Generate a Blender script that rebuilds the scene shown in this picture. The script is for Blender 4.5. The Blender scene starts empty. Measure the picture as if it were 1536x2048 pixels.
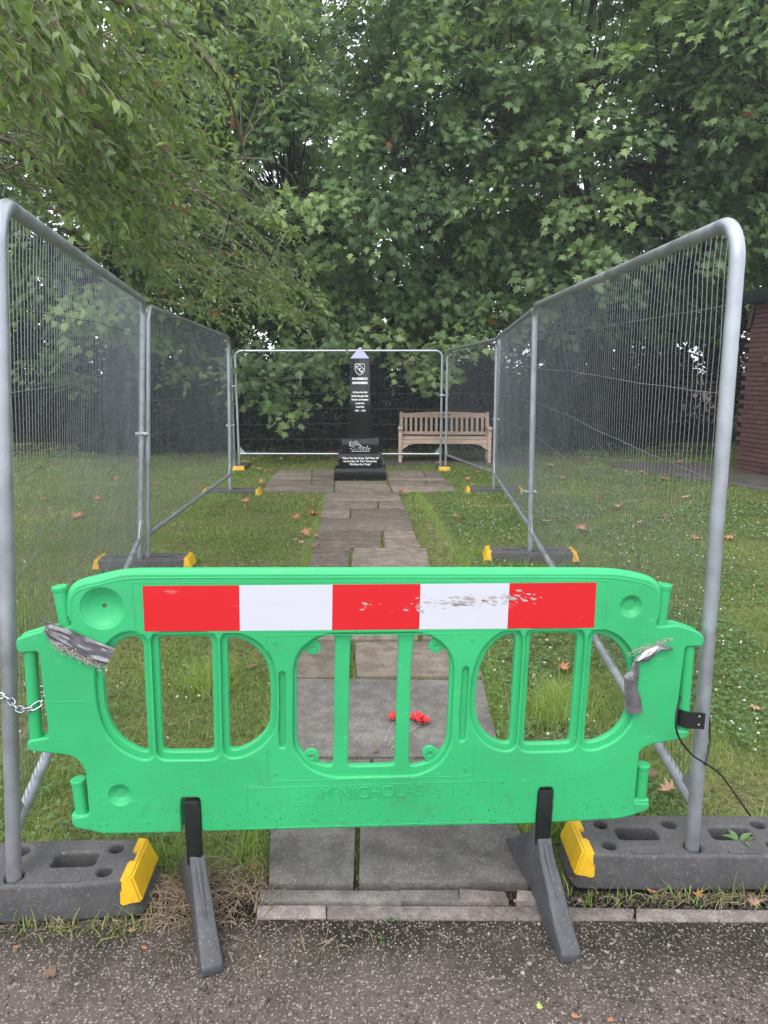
import bpy, bmesh, math, random
import numpy as np
from mathutils import Vector, Matrix, noise
random.seed(7); rng = np.random.default_rng(7)
R = math.radians
C = bpy.context.scene.collection
SC = bpy.context.scene

# ------------------------------------------------------------------ camera, light, exposure
CAM_H, PITCH, FPX = 1.62, R(11.2), 1420.0
cam_d = bpy.data.cameras.new("camera"); cam = bpy.data.objects.new("camera", cam_d); C.objects.link(cam)
cam.location = (0, 0, CAM_H); cam.rotation_euler = (R(90) - PITCH, 0, 0)
cam_d.sensor_fit = 'VERTICAL'; cam_d.sensor_height = 36.0; cam_d.sensor_width = 27.0
cam_d.lens = 36.0 * FPX / 2048.0
cam_d.clip_start = 0.05; cam_d.clip_end = 2000
SC.camera = cam
world = bpy.data.worlds.new("World"); SC.world = world; world.use_nodes = True
wn, wl = world.node_tree.nodes, world.node_tree.links
wn.clear()
wo = wn.new('ShaderNodeOutputWorld'); bg = wn.new('ShaderNodeBackground'); sky = wn.new('ShaderNodeTexSky')
sky.sky_type = 'NISHITA'; sky.sun_disc = False; sky.sun_elevation = R(58); sky.sun_rotation = R(200)
sky.air_density = 1.0; sky.dust_density = 3.0; sky.ozone_density = 1.0
wm = wn.new('ShaderNodeMix'); wm.data_type = 'RGBA'; wm.inputs[0].default_value = 0.8
wm.inputs[7].default_value = (9.6, 9.9, 10.4, 1)       # the even white cloud deck
wl.new(sky.outputs[0], wm.inputs[6]); wl.new(wm.outputs[2], bg.inputs[0]); wl.new(bg.outputs[0], wo.inputs[0])
bg.inputs[1].default_value = 0.15
sun_d = bpy.data.lights.new("sun", 'SUN'); sun = bpy.data.objects.new("sun", sun_d); C.objects.link(sun)
sun_d.energy = 1.3; sun_d.angle = R(25); sun_d.color = (1.0, 0.96, 0.9)
sun.rotation_euler = (R(32), 0, R(-20)); sun.location = (-3, -5, 12)
SC.view_settings.view_transform = 'Standard'; SC.view_settings.look = 'None'
SC.view_settings.exposure = 0.76; SC.view_settings.gamma = 1.0
SC.view_settings.use_curve_mapping = False
SC.cycles.max_bounces = 6; SC.cycles.diffuse_bounces = 4; SC.cycles.transmission_bounces = 4
SC.cycles.use_denoising = True
SC.cycles.sample_clamp_indirect = 6

# ------------------------------------------------------------------ picture -> place helpers
cP, sP = math.cos(PITCH), math.sin(PITCH)
_HY = [-50, 0, 2.3, 3.2, 4.3, 5.6, 7.5, 9.3, 10.7, 12.3, 16, 200]
_HZ = [0, 0, 0, .03, .07, .09, .075, .03, 0.0, -.05, -.06, -.06]
def H(y): return float(np.interp(y, _HY, _HZ))
def Hn(y): return np.interp(y, _HY, _HZ)
def ray(px, py):
    yd = py - 1024
    return (px - 768, FPX * cP - yd * sP, -(FPX * sP + yd * cP))
def G(px, py, dz=0.0):
    rx, ry, rz = ray(px, py); y = 6.0
    for _ in range(40):
        t = (H(y) + dz - CAM_H) / rz; y = 0.5 * y + 0.5 * ry * t
    t = y / ry
    return Vector((rx * t, y, H(y) + dz))
def AT(px, py, Y):
    rx, ry, rz = ray(px, py); t = Y / ry
    return Vector((rx * t, Y, CAM_H + rz * t))

# ------------------------------------------------------------------ mesh helpers
class MB:
    def __init__(s): s.v = []; s.f = []
    def add(s, V, F):
        o = len(s.v); s.v += [tuple(p) for p in V]; s.f += [tuple(i + o for i in f) for f in F]; return s
    def box(s, c, d, rot=None):
        x, y, z = d[0]/2, d[1]/2, d[2]/2
        V = [Vector(p) for p in ((-x,-y,-z),(x,-y,-z),(x,y,-z),(-x,y,-z),(-x,-y,z),(x,-y,z),(x,y,z),(-x,y,z))]
        if rot is not None: V = [rot @ p for p in V]
        V = [p + Vector(c) for p in V]
        return s.add(V, ((0,3,2,1),(4,5,6,7),(0,1,5,4),(1,2,6,5),(2,3,7,6),(3,0,4,7)))
    def tube(s, pts, r, n=8, cap=True):
        pts = [Vector(p) for p in pts]; m = len(pts)
        rs = r if isinstance(r, (list, tuple)) else [r] * m
        up = None; V = []
        for i, p in enumerate(pts):
            t = (pts[min(i+1, m-1)] - pts[max(i-1, 0)]).normalized()
            if up is None:
                a = Vector((0, 0, 1)) if abs(t.z) < .9 else Vector((1, 0, 0))
                up = (a - t * a.dot(t)).normalized()
            else:
                up = (up - t * up.dot(t))
                up = up.normalized() if up.length > 1e-6 else t.orthogonal().normalized()
            w = t.cross(up)
            for k in range(n):
                an = 2 * math.pi * k / n
                V.append(p + (up * math.cos(an) + w * math.sin(an)) * rs[i])
        F = [(i*n+k, i*n+(k+1) % n, (i+1)*n+(k+1) % n, (i+1)*n+k) for i in range(m-1) for k in range(n)]
        if cap: F += [tuple(range(n-1, -1, -1)), tuple((m-1)*n + k for k in range(n))]
        return s.add(V, F)
    def lathe(s, prof, n=24, M=None):
        V = []; m = len(prof)
        for (r, z) in prof:
            for k in range(n):
                a = 2*math.pi*k/n; p = Vector((r*math.cos(a), r*math.sin(a), z)); V.append(M @ p if M else p)
        F = [(i*n+k, i*n+(k+1) % n, (i+1)*n+(k+1) % n, (i+1)*n+k) for i in range(m-1) for k in range(n)]
        return s.add(V, F)
    def build(s, name, mat=None, parent=None, smooth=False, bevel=0, seg=2, sub=0):
        me = bpy.data.meshes.new(name); me.from_pydata(s.v, [], s.f); me.update()
        return finish(name, me, mat, parent, smooth, bevel, seg)
def finish(name, me, mat, parent, smooth=False, bevel=0, seg=2):
    if bevel > 0:
        bm = bmesh.new(); bm.from_mesh(me)
        bmesh.ops.recalc_face_normals(bm, faces=bm.faces)
        ed = [e for e in bm.edges if len(e.link_faces) == 2 and e.calc_face_angle(0) > R(28)]
        bmesh.ops.bevel(bm, geom=ed, offset=bevel, segments=seg, affect='EDGES', profile=.5, clamp_overlap=True)
        bm.to_mesh(me); bm.free()
    if mat: me.materials.append(mat)
    if smooth or bevel > 0:
        me.polygons.foreach_set('use_smooth', [True] * len(me.polygons))
        if hasattr(me, 'set_sharp_from_angle'): me.set_sharp_from_angle(angle=R(38))
    o = bpy.data.objects.new(name, me); C.objects.link(o)
    if parent: o.parent = parent
    return o
def np_mesh(name, V, T, mat=None, parent=None, tint=None, smooth=False):
    """V (n,3) float, T (m,3) int: one fast triangle mesh, tint = float per vertex"""
    me = bpy.data.meshes.new(name)
    me.vertices.add(len(V)); me.vertices.foreach_set('co', np.ascontiguousarray(V, dtype=np.float32).ravel())
    me.loops.add(len(T)*3); me.loops.foreach_set('vertex_index', np.ascontiguousarray(T, dtype=np.int32).ravel())
    me.polygons.add(len(T)); me.polygons.foreach_set('loop_start', np.arange(0, len(T)*3, 3, dtype=np.int32))
    if smooth: me.polygons.foreach_set('use_smooth', np.ones(len(T), dtype=bool))
    if tint is not None:
        a = me.attributes.new('tint', 'FLOAT', 'POINT'); a.data.foreach_set('value', np.ascontiguousarray(tint, dtype=np.float32))
    me.update(calc_edges=True)
    if mat: me.materials.append(mat)
    o = bpy.data.objects.new(name, me); C.objects.link(o)
    if parent: o.parent = parent
    return o
def frames(d, n):
    """rotation matrices whose Y axis is d and Z axis close to n"""
    d = d / np.linalg.norm(d, axis=1, keepdims=True)
    x = np.cross(d, n); x /= (np.linalg.norm(x, axis=1, keepdims=True) + 1e-9)
    z = np.cross(x, d)
    return np.stack([x, d, z], axis=2)
def scatter(tv, tt, pos, rot, scl, tint):
    n, k = len(pos), len(tv)
    sc = scl if np.ndim(scl) == 2 else np.repeat(np.asarray(scl)[:, None], 3, 1)
    V = np.einsum('nij,nkj->nki', rot, tv[None] * sc[:, None, :]) + pos[:, None, :]
    T = (tt[None] + (np.arange(n) * k)[:, None, None]).reshape(-1, 3)
    return V.reshape(-1, 3), T, np.repeat(tint, k)
def empty(name, loc=(0,0,0), rz=0):
    o = bpy.data.objects.new(name, None); C.objects.link(o); o.location = loc; o.rotation_euler = (0, 0, rz)
    o.empty_display_size = .1; return o
def tag(o, label=None, cat=None, group=None, kind=None):
    if label: o['label'] = label
    if cat: o['category'] = cat
    if group: o['group'] = group
    if kind: o['kind'] = kind
    return o
def chaikin(P, it=2, closed=True):
    P = [tuple(p) for p in P]
    for _ in range(it):
        Q = []; n = len(P)
        for i in range(n if closed else n-1):
            a, b = P[i], P[(i+1) % n]
            Q.append(tuple(.75*x+.25*y for x, y in zip(a, b))); Q.append(tuple(.25*x+.75*y for x, y in zip(a, b)))
        P = Q
    return P
def area(P): return .5*sum(P[i][0]*P[(i+1) % len(P)][1]-P[(i+1) % len(P)][0]*P[i][1] for i in range(len(P)))
def offset_poly(P, d):
    if area(P) < 0: P = P[::-1]
    n = len(P); Q = []
    for i in range(n):
        a, b, c = P[i-1], P[i], P[(i+1) % n]
        n1 = Vector((b[1]-a[1], -(b[0]-a[0]))); n2 = Vector((c[1]-b[1], -(c[0]-b[0])))
        if n1.length < 1e-7 or n2.length < 1e-7: continue
        n1.normalize(); n2.normalize(); m = n1 + n2
        m = m / max(m.length_squared, .5) * 2
        Q.append((b[0] + m.x*d, b[1] + m.y*d))
    return Q
def resample(P, step):
    out = []; n = len(P)
    for i in range(n):
        a, b = Vector(P[i]), Vector(P[(i+1) % n]); k = max(1, int((b-a).length/step))
        for j in range(k): out.append(tuple(a.lerp(b, j/k)))
    return out
def curve_plate(loops, half, bev, seg=3):
    """flat plate with holes out of a filled 2D curve: returns a mesh in XY, thickness 2*half"""
    cu = bpy.data.curves.new('plate_outline', 'CURVE'); cu.dimensions = '2D'; cu.fill_mode = 'BOTH'
    cu.extrude = max(half - bev, 0.0001); cu.bevel_depth = bev; cu.bevel_resolution = seg; cu.offset = -bev
    for L in loops:
        sp = cu.splines.new('POLY'); sp.points.add(len(L)-1)
        for i, p in enumerate(L): sp.points[i].co = (p[0], p[1], 0, 1)
        sp.use_cyclic_u = True
    ob = bpy.data.objects.new('plate_outline', cu); C.objects.link(ob)
    dg = bpy.context.evaluated_depsgraph_get(); dg.update()
    me = bpy.data.meshes.new_from_object(ob.evaluated_get(dg), depsgraph=dg)
    bpy.data.objects.remove(ob); bpy.data.curves.remove(cu)
    me.materials.clear()
    return me
def text_mesh(s, size, ext=.001, off=0.0, bev=0.0, align='CENTER', shear=0, space=1.0, line=1.0):
    cu = bpy.data.curves.new('lettering', 'FONT'); cu.body = s; cu.size = size; cu.extrude = ext; cu.offset = off
    cu.bevel_depth = bev; cu.align_x = align; cu.align_y = 'CENTER'; cu.shear = shear; cu.space_character = space; cu.space_line = line
    cu.resolution_u = 3
    ob = bpy.data.objects.new('lettering', cu); C.objects.link(ob)
    dg = bpy.context.evaluated_depsgraph_get(); dg.update()
    me = bpy.data.meshes.new_from_object(ob.evaluated_get(dg), depsgraph=dg)
    bpy.data.objects.remove(ob); bpy.data.curves.remove(cu); me.materials.clear()
    return me
def upright(me, off=(0,0,0), sx=1, sz=1):
    """XY mesh -> stands in XZ facing -Y"""
    me.transform(Matrix(((sx,0,0,off[0]),(0,0,-1,off[1]),(0,sz,0,off[2]),(0,0,0,1)))); me.update(); return me

# ------------------------------------------------------------------ material helpers
class NT:
    def __init__(s, name):
        s.m = bpy.data.materials.new(name); s.m.use_nodes = True; s.t = s.m.node_tree; s.t.nodes.clear()
        s.out = s.n('ShaderNodeOutputMaterial'); s.b = s.n('ShaderNodeBsdfPrincipled')
        s.l(s.b.outputs[0], s.out.inputs[0]); s._co = None
    def n(s, t, **k):
        x = s.t.nodes.new(t)
        for a, b in k.items(): setattr(x, a, b)
        return x
    def l(s, a, b): s.t.links.new(a, b)
    def co(s, which='Object'):
        if s._co is None: s._co = s.n('ShaderNodeTexCoord')
        return s._co.outputs[which]
    def pos(s):
        return s.n('ShaderNodeNewGeometry').outputs['Position']
    def noise(s, scale, detail=4, rough=.55, co=None, dist=0, stretch=None):
        x = s.n('ShaderNodeTexNoise'); x.inputs['Scale'].default_value = scale; x.inputs['Detail'].default_value = detail
        x.inputs['Roughness'].default_value = rough; x.inputs['Distortion'].default_value = dist
        c = co or s.co()
        if stretch:
            mp = s.n('ShaderNodeMapping'); mp.inputs['Scale'].default_value = stretch; s.l(c, mp.inputs[0]); c = mp.outputs[0]
        s.l(c, x.inputs['Vector']); return x.outputs[0]
    def vor(s, scale, feature='F1', out='Distance', co=None, rand=1):
        x = s.n('ShaderNodeTexVoronoi'); x.feature = feature; x.inputs['Scale'].default_value = scale
        x.inputs['Randomness'].default_value = rand; s.l(co or s.co(), x.inputs['Vector']); return x.outputs[out]
    def ramp(s, fac, stops, interp='LINEAR'):
        x = s.n('ShaderNodeValToRGB'); x.color_ramp.interpolation = interp; e = x.color_ramp.elements
        while len(e) < len(stops): e.new(.5)
        for i, (p, c) in enumerate(stops):
            e[i].position = p; e[i].color = (c, c, c, 1) if isinstance(c, (int, float)) else (*c[:3], 1)
        s.l(fac, x.inputs[0]); return x.outputs[0]
    def mix(s, f, a, b, mode='MIX'):
        x = s.n('ShaderNodeMix'); x.data_type = 'RGBA'; x.blend_type = mode
        for i, v in ((0, f), (6, a), (7, b)):
            if isinstance(v, (int, float)): x.inputs[i].default_value = v if i == 0 else (v, v, v, 1)
            elif isinstance(v, tuple): x.inputs[i].default_value = (*v[:3], 1)
            else: s.l(v, x.inputs[i])
        return x.outputs[2]
    def math(s, op, a, b=None, clamp=False):
        x = s.n('ShaderNodeMath'); x.operation = op; x.use_clamp = clamp
        for i, v in ((0, a), (1, b)):
            if v is None: continue
            if isinstance(v, (int, float)): x.inputs[i].default_value = v
            else: s.l(v, x.inputs[i])
        return x.outputs[0]
    def sep(s, v):
        x = s.n('ShaderNodeSeparateXYZ'); s.l(v, x.inputs[0]); return x.outputs
    def attr(s, name):
        x = s.n('ShaderNodeAttribute'); x.attribute_name = name; return x.outputs['Fac']
    def bump(s, h, strength=.3, dist=.01):
        x = s.n('ShaderNodeBump'); x.inputs['Strength'].default_value = strength; x.inputs['Distance'].default_value = dist
        s.l(h, x.inputs['Height']); s.l(x.outputs[0], s.b.inputs['Normal']); return x
    def set(s, **k):
        nm = dict(color='Base Color', rough='Roughness', metal='Metallic', spec='Specular IOR Level', coat='Coat Weight', alpha='Alpha')
        for a, v in k.items():
            i = s.b.inputs[nm[a]]
            if isinstance(v, (int, float)): i.default_value = v
            elif isinstance(v, tuple): i.default_value = (*v[:3], 1)
            else: s.l(v, i)
        return s

def leaf_mat(name, ramp, rough=.5, trans=.35, trans_gain=1.6):
    m = NT(name); t = m.attr('tint'); col = m.ramp(t, ramp)
    m.set(color=col, rough=rough, spec=.12 if 'evergreen' in name or 'shade' in name else .35)
    tr = m.n('ShaderNodeBsdfTranslucent'); br = m.mix(1.0, col, (trans_gain, trans_gain*1.05, trans_gain*.45), 'MULTIPLY'); m.l(br, tr.inputs[0])
    ms = m.n('ShaderNodeMixShader'); ms.inputs[0].default_value = trans
    m.l(m.b.outputs[0], ms.inputs[1]); m.l(tr.outputs[0], ms.inputs[2]); m.l(ms.outputs[0], m.out.inputs[0])
    return m.m
M = {}
# --- galvanised steel
def galv(name, base, rough=.42):
    m = NT(name); n1 = m.noise(9, 5, .6); n2 = m.noise(120, 3); v = m.vor(60, out='Color')
    c = m.mix(m.ramp(n1, [(.35, 0), (.7, 1)]), tuple(b*.72 for b in base), base)
    c = m.mix(m.ramp(n2, [(.5, 0), (.8, .22)]), c, tuple(min(1, b*1.3) for b in base))
    st = m.noise(14, 4, .6, stretch=(1, 1, .12)); c = m.mix(m.ramp(st, [(.6, 0), (.8, .15)]), c, (.16, .17, .15))
    m.set(color=c, metal=.75, rough=m.ramp(n1, [(.3, rough-.06), (.7, rough+.14)])); m.bump(n2, .12, .001); return m.m
M['galv'] = galv('galvanised_tube', (.44, .47, .51))
M['wire'] = galv('galvanised_wire', (.25, .275, .30), .42)
# --- green plastic
def green_plastic():
    m = NT('green_plastic'); p = m.pos(); z = m.sep(p)[2]
    big = m.noise(2.2, 3, co=p); scr = m.noise(30, 6, .7, co=p, stretch=(1, 1, .5))
    c = m.mix(m.ramp(big, [(.3, 0), (.7, 1)]), (.027, .35, .125), (.034, .41, .15))
    c = m.mix(m.ramp(scr, [(.62, 0), (.8, .3)]), c, (.18, .48, .28))
    spk = m.vor(95, co=p, out='Distance'); spr = m.vor(95, co=p, out='Color')
    low = m.ramp(z, [(.30, 1.0), (.62, .35)])
    thr = m.math('MULTIPLY', m.ramp(m.sep(spr)[0], [(.5, 0), (1.0, .30)]), low)
    d = m.math('LESS_THAN', spk, thr)
    c = m.mix(m.math('MULTIPLY', d, .8), c, (.012, .10, .045))
    gr = m.noise(5, 6, .65, co=p); c = m.mix(m.ramp(gr, [(.52, 0), (.75, .45)]), c, (.055, .23, .10)); mud = m.noise(18, 7, .7, co=p); c = m.mix(m.math('MULTIPLY', m.ramp(mud, [(.55, 0), (.72, .5)]), m.ramp(z, [(.27, 1), (.5, .15)])), c, (.07, .13, .06)); sc2 = m.noise(60, 5, .75, co=p, stretch=(.3, .3, 1.2)); c = m.mix(m.ramp(sc2, [(.63, 0), (.67, .4)]), c, (.20, .50, .30))
    m.set(color=c, rough=m.ramp(big, [(.3, .38), (.7, .5)]), spec=.4); m.bump(m.noise(180, 2, co=p), .05, .001); return m.m
M['green'] = green_plastic()
def retro(name, base, scuff, seed):
    m = NT(name); p = m.co('Object')
    mp = m.n('ShaderNodeMapping'); mp.inputs['Location'].default_value = (seed, 0, seed*.3); m.l(p, mp.inputs[0]); q = mp.outputs[0]
    hx = m.vor(260, 'DISTANCE_TO_EDGE', co=q, rand=.15)
    c = m.mix(m.ramp(hx, [(.02, .55), (.07, 0)]), base, tuple(b*.62 + .05 for b in base))
    s1 = m.noise(9, 8, .72, co=q, stretch=(.5, 1, 2.2)); c = m.mix(m.ramp(s1, [(.60, 0), (.66, .55)]), c, scuff)
    s2 = m.noise(26, 6, .7, co=q, stretch=(.25, 1, 1)); c = m.mix(m.ramp(s2, [(.66, 0), (.70, .6)]), c, (.16, .13, .13))
    m.set(color=c, rough=.32, spec=.5); m.bump(hx, .1, .0005); return m.m
M['retro_red'] = retro('reflective_red', (.56, .006, .012), (.55, .22, .20), 1.7)
M['retro_white'] = retro('reflective_white', (.53, .54, .61), (.33, .31, .30), 4.4)
def scuffed(name, base, light, rough=.6, sc=1.0):
    m = NT(name); p = m.pos(); a = m.noise(14*sc, 6, .65, co=p); b = m.noise(90*sc, 4, .7, co=p)
    c = m.mix(m.ramp(a, [(.3, 0), (.75, 1)]), base, tuple(x*1.6 for x in base))
    c = m.mix(m.ramp(b, [(.56, 0), (.74, .8)]), c, light)
    v = m.vor(120*sc, co=p); c = m.mix(m.ramp(v, [(.1, .7), (.16, 0)]), c, light)
    m.set(color=c, rough=rough, spec=.3); m.bump(b, .35, .002); return m.m
M['rubber'] = scuffed('recycled_rubber', (.058, .056, .057), (.21, .20, .195), .7)
M['foot'] = scuffed('grey_foot_plastic', (.048, .050, .055), (.16, .165, .17), .5)
M['foot_dark'] = scuffed('black_foot_plastic', (.008, .011, .010), (.04, .045, .04), .4)
M['black'] = NT('black_plastic').set(color=(.012, .012, .013), rough=.4).m
def yellow():
    m = NT('yellow_plastic'); p = m.pos(); v = m.vor(110, co=p); n = m.noise(20, 5, co=p)
    c = m.mix(m.ramp(n, [(.4, 0), (.8, .6)]), (.66, .40, .012), (.42, .24, .02))
    c = m.mix(m.ramp(v, [(.10, .85), (.17, 0)]), c, (.12, .07, .02)); m.set(color=c, rough=.4); return m.m
M['yellow'] = yellow()
def tapem():
    m = NT('duct_tape'); n = m.noise(40, 4); m.set(color=m.ramp(n, [(.3, (.12, .12, .13)), (.7, (.24, .24, .26))]), metal=.55, rough=.27); m.bump(m.noise(16, 3, .45, dist=.6, stretch=(.5, 1, 2.2)), .35, .004); return m.m
M['tape'] = tapem()
M['thread'] = NT('frayed_thread').set(color=(.36, .35, .30), rough=.9).m
M['chain'] = NT('zinc_chain').set(color=(.42, .44, .47), metal=.95, rough=.25).m
def granite():
    m = NT('black_granite'); n = m.noise(220, 3); c = m.ramp(n, [(.4, (.006, .007, .008)), (.8, (.022, .024, .026))])
    m.set(color=c, rough=.12, spec=.5); return m.m
M['granite'] = granite()
M['granite_cap'] = NT('pale_lavender_cap').set(color=(.27, .26, .40), rough=.3).m  # one even pale lavender base colour over the whole cap
M['letter'] = NT('white_lettering').set(color=(.82, .82, .82), rough=.6).m
def stone(name, dark, light, moss=(.06, .07, .03), sc=1.0):
    m = NT(name); p = m.pos(); a = m.noise(1.6*sc, 6, .6, co=p); b = m.noise(11*sc, 8, .7, co=p); g = m.noise(160, 3, .7, co=p)
    oi = m.n('ShaderNodeObjectInfo').outputs['Random']
    c = m.mix(m.ramp(a, [(.3, 0), (.7, 1)]), dark, light)
    c = m.mix(m.ramp(b, [(.42, .65), (.6, 0)]), c, tuple(x*.55 for x in dark))
    c = m.mix(m.ramp(b, [(.62, 0), (.8, .4)]), c, tuple(x*1.35 for x in light))
    c = m.mix(m.ramp(g, [(.35, .5), (.5, 0)]), c, tuple(x*.45 for x in dark))
    c = m.mix(m.ramp(g, [(.58, 0), (.75, .7)]), c, tuple(min(x*1.8, .6) for x in light))
    mo = m.noise(3.3, 6, .65, co=p); c = m.mix(m.ramp(mo, [(.58, 0), (.75, .55)]), c, moss)
    hs = m.n('ShaderNodeHueSaturation'); m.l(c, hs.inputs['Color']); m.l(m.math('ADD', m.math('MULTIPLY', oi, .5), .76), hs.inputs['Value'])
    m.set(color=hs.outputs[0], rough=.85, spec=.2)
    hh = m.math('ADD', m.math('MULTIPLY', b, 1.2), m.math('MULTIPLY', g, .35)); m.bump(hh, .5, .008); return m.m
M['slab'] = stone('york_stone', (.145, .118, .096), (.24, .202, .166))
M['slab_near'] = stone('worn_concrete_slab', (.125, .115, .107), (.205, .192, .178), (.09, .10, .07))
M['kerb'] = stone('pale_edging_stone', (.17, .142, .132), (.29, .25, .235), (.12, .12, .08), 2)
M['concrete'] = stone('apron_concrete', (.07, .064, .06), (.115, .105, .098))
def tarmac():
    m = NT('old_tarmac'); p = m.pos(); mo = m.noise(2.6, 6, .62, co=p); y = m.sep(p)[1]
    f = m.math('ADD', mo, m.math('MULTIPLY', m.math('SUBTRACT', y, 1.68), 1.25)); f = m.ramp(f, [(.36, 0), (.70, 1)])
    basec = m.mix(f, (.105, .082, .073), (.020, .017, .012))
    vc = m.vor(140, out='Color', co=p); vd = m.vor(140, co=p)
    sp = m.sep(vc)
    ston = m.ramp(sp[1], [(0, (.07, .057, .05)), (.5, (.15, .122, .11)), (1, (.32, .28, .26))])
    mask = m.math('MULTIPLY', m.math('LESS_THAN', vd, .44), m.math('GREATER_THAN', sp[0], m.math('ADD', .25, m.math('MULTIPLY', f, .3))))
    c = m.mix(mask, basec, ston)
    moss = m.noise(7, 5, .6, co=p); c = m.mix(m.math('MULTIPLY', m.ramp(moss, [(.55, 0), (.7, .6)]), f), c, (.035, .036, .016)); st = m.noise(1.3, 5, .6, co=p); c = m.mix(m.ramp(st, [(.52, 0), (.66, .5)]), c, (.03, .026, .02))
    m.set(color=c, rough=.9, spec=.2); m.bump(m.math('SUBTRACT', .5, vd), .7, .004); return m.m
M['tarmac'] = tarmac()
def pebble():
    m = NT('aggregate_stone'); t = m.attr('tint'); m.set(color=m.ramp(t, [(0, (.025, .02, .017)), (.4, (.07, .058, .051)), (.8, (.18, .155, .142)), (1, (.36, .32, .30))]), rough=.8); return m.m
M['pebble'] = pebble()
def soil_mat():
    m = NT('lawn_soil'); p = m.pos(); s = m.sep(p); a = m.noise(1.1, 6, .6, co=p); b = m.noise(26, 6, .7, co=p); g = m.noise(120, 3, .7, co=p)
    c = m.mix(m.ramp(a, [(.35, 0), (.65, 1)]), (.115, .145, .046), (.165, .172, .066))
    c = m.mix(m.ramp(b, [(.38, .7), (.56, 0)]), c, (.035, .035, .016))
    # under the trees bare soil and old leaves
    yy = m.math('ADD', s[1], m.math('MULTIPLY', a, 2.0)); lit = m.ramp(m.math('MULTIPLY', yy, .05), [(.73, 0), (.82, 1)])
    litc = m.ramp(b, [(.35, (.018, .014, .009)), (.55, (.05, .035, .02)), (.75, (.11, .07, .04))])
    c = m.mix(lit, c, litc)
    # dark earth along the edging
    e = m.math('SUBTRACT', s[1], m.math('MULTIPLY', b, .12)); ed = m.ramp(m.math('MULTIPLY', e, .25), [(.485, 1), (.51, 0)])
    c = m.mix(ed, c, m.ramp(g, [(.35, (.015, .012, .009)), (.6, (.04, .032, .025)), (.8, (.1, .085, .07))]))
    m.set(color=c, rough=.95, spec=.1); m.bump(m.math('ADD', b, g), .8, .02); return m.m
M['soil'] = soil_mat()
def brickm():
    m = NT('dark_red_brick'); p = m.pos(); oi = m.n('ShaderNodeObjectInfo').outputs['Random']; n = m.noise(16, 6, .7, co=p)
    c = m.ramp(oi, [(0, (.085, .042, .042)), (.5, (.10, .050, .049)), (1, (.115, .058, .055))])
    c = m.mix(m.ramp(n, [(.45, 0), (.8, .5)]), c, (.085, .055, .055)); m.set(color=c, rough=.8, spec=.2); m.bump(m.noise(90, 3, co=p), .3, .003); return m.m
M['brick'] = brickm()
M['mortar'] = NT('dark_mortar').set(color=(.022, .018, .018), rough=.95).m
M['fascia'] = NT('dark_fascia').set(color=(.016, .018, .02), rough=.6).m
def wood():
    m = NT('weathered_teak'); n = m.noise(12, 6, .6, stretch=(1, 6, 6)); m.set(color=m.ramp(n, [(.3, (.34, .235, .18)), (.6, (.52, .39, .31)), (.8, (.62, .50, .42))]), rough=.8); m.bump(n, .3, .003); return m.m
M['wood'] = wood()
def bark(name, a, b):
    m = NT(name); n = m.noise(7, 6, .65, stretch=(1, 1, .35)); m.set(color=m.ramp(n, [(.35, a), (.7, b)]), rough=.95, spec=.1); m.bump(n, .6, .02); return m.m
M['bark'] = bark('sycamore_bark', (.020, .018, .014), (.060, .055, .042))
M['twig'] = bark('cherry_twig_bark', (.10, .085, .058), (.27, .235, .165))
M['cherry_bark'] = bark('cherry_bark', (.018, .015, .012), (.05, .045, .035))
M['sycamore'] = leaf_mat('sycamore_leaf', [(0, (.048, .084, .040)), (.4, (.100, .165, .070)), (.75, (.180, .270, .105)), (.985, (.29, .38, .14)), (1, (.28, .12, .06))], .42, .40)
M['sycamore_far'] = leaf_mat('far_leaf', [(0, (.045, .078, .042)), (.6, (.085, .14, .062)), (1, (.14, .20, .085))], .5, .38)
M['cherry'] = leaf_mat('cherry_leaf', [(0, (.060, .100, .042)), (.5, (.115, .175, .065)), (.93, (.22, .30, .11)), (1, (.34, .28, .14))], .42, .36)
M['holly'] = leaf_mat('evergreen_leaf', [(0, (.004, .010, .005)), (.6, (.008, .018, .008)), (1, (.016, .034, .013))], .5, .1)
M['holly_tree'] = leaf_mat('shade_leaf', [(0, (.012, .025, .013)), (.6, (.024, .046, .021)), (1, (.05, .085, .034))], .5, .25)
M['grass'] = leaf_mat('grass_blade', [(0, (.110, .195, .048)), (.45, (.205, .315, .078)), (.8, (.31, .39, .11)), (.93, (.36, .33, .16)), (1, (.46, .40, .25))], .5, .35, 1.3)
M['clover'] = leaf_mat('clover_leaf', [(0, (.060, .125, .042)), (1, (.13, .23, .085))], .5, .25, 1.3)
M['clover_flower'] = NT('white_clover').set(color=(.45, .44, .38), rough=.9).m
M['straw'] = leaf_mat('dry_straw', [(0, (.10, .075, .04)), (.5, (.24, .18, .12)), (1, (.44, .35, .25))], .8, .2, 1.0)
M['litter'] = leaf_mat('fallen_leaf', [(0, (.16, .07, .035)), (.5, (.33, .14, .065)), (1, (.46, .24, .13))], .75, .15, 1.0)
M['litter_tan'] = NT('dry_tan_leaf').set(color=(.34, .21, .14), rough=.85).m
M['litter_brown'] = NT('brown_leaf').set(color=(.15, .10, .065), rough=.85).m
M['litter_green'] = NT('yellow_green_leaf').set(color=(.32, .38, .10), rough=.7).m
M['poppy'] = NT('red_poppy_petal').set(color=(.55, .012, .018), rough=.6).m
M['stem'] = NT('pale_stem').set(color=(.40, .42, .28), rough=.7).m

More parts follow.
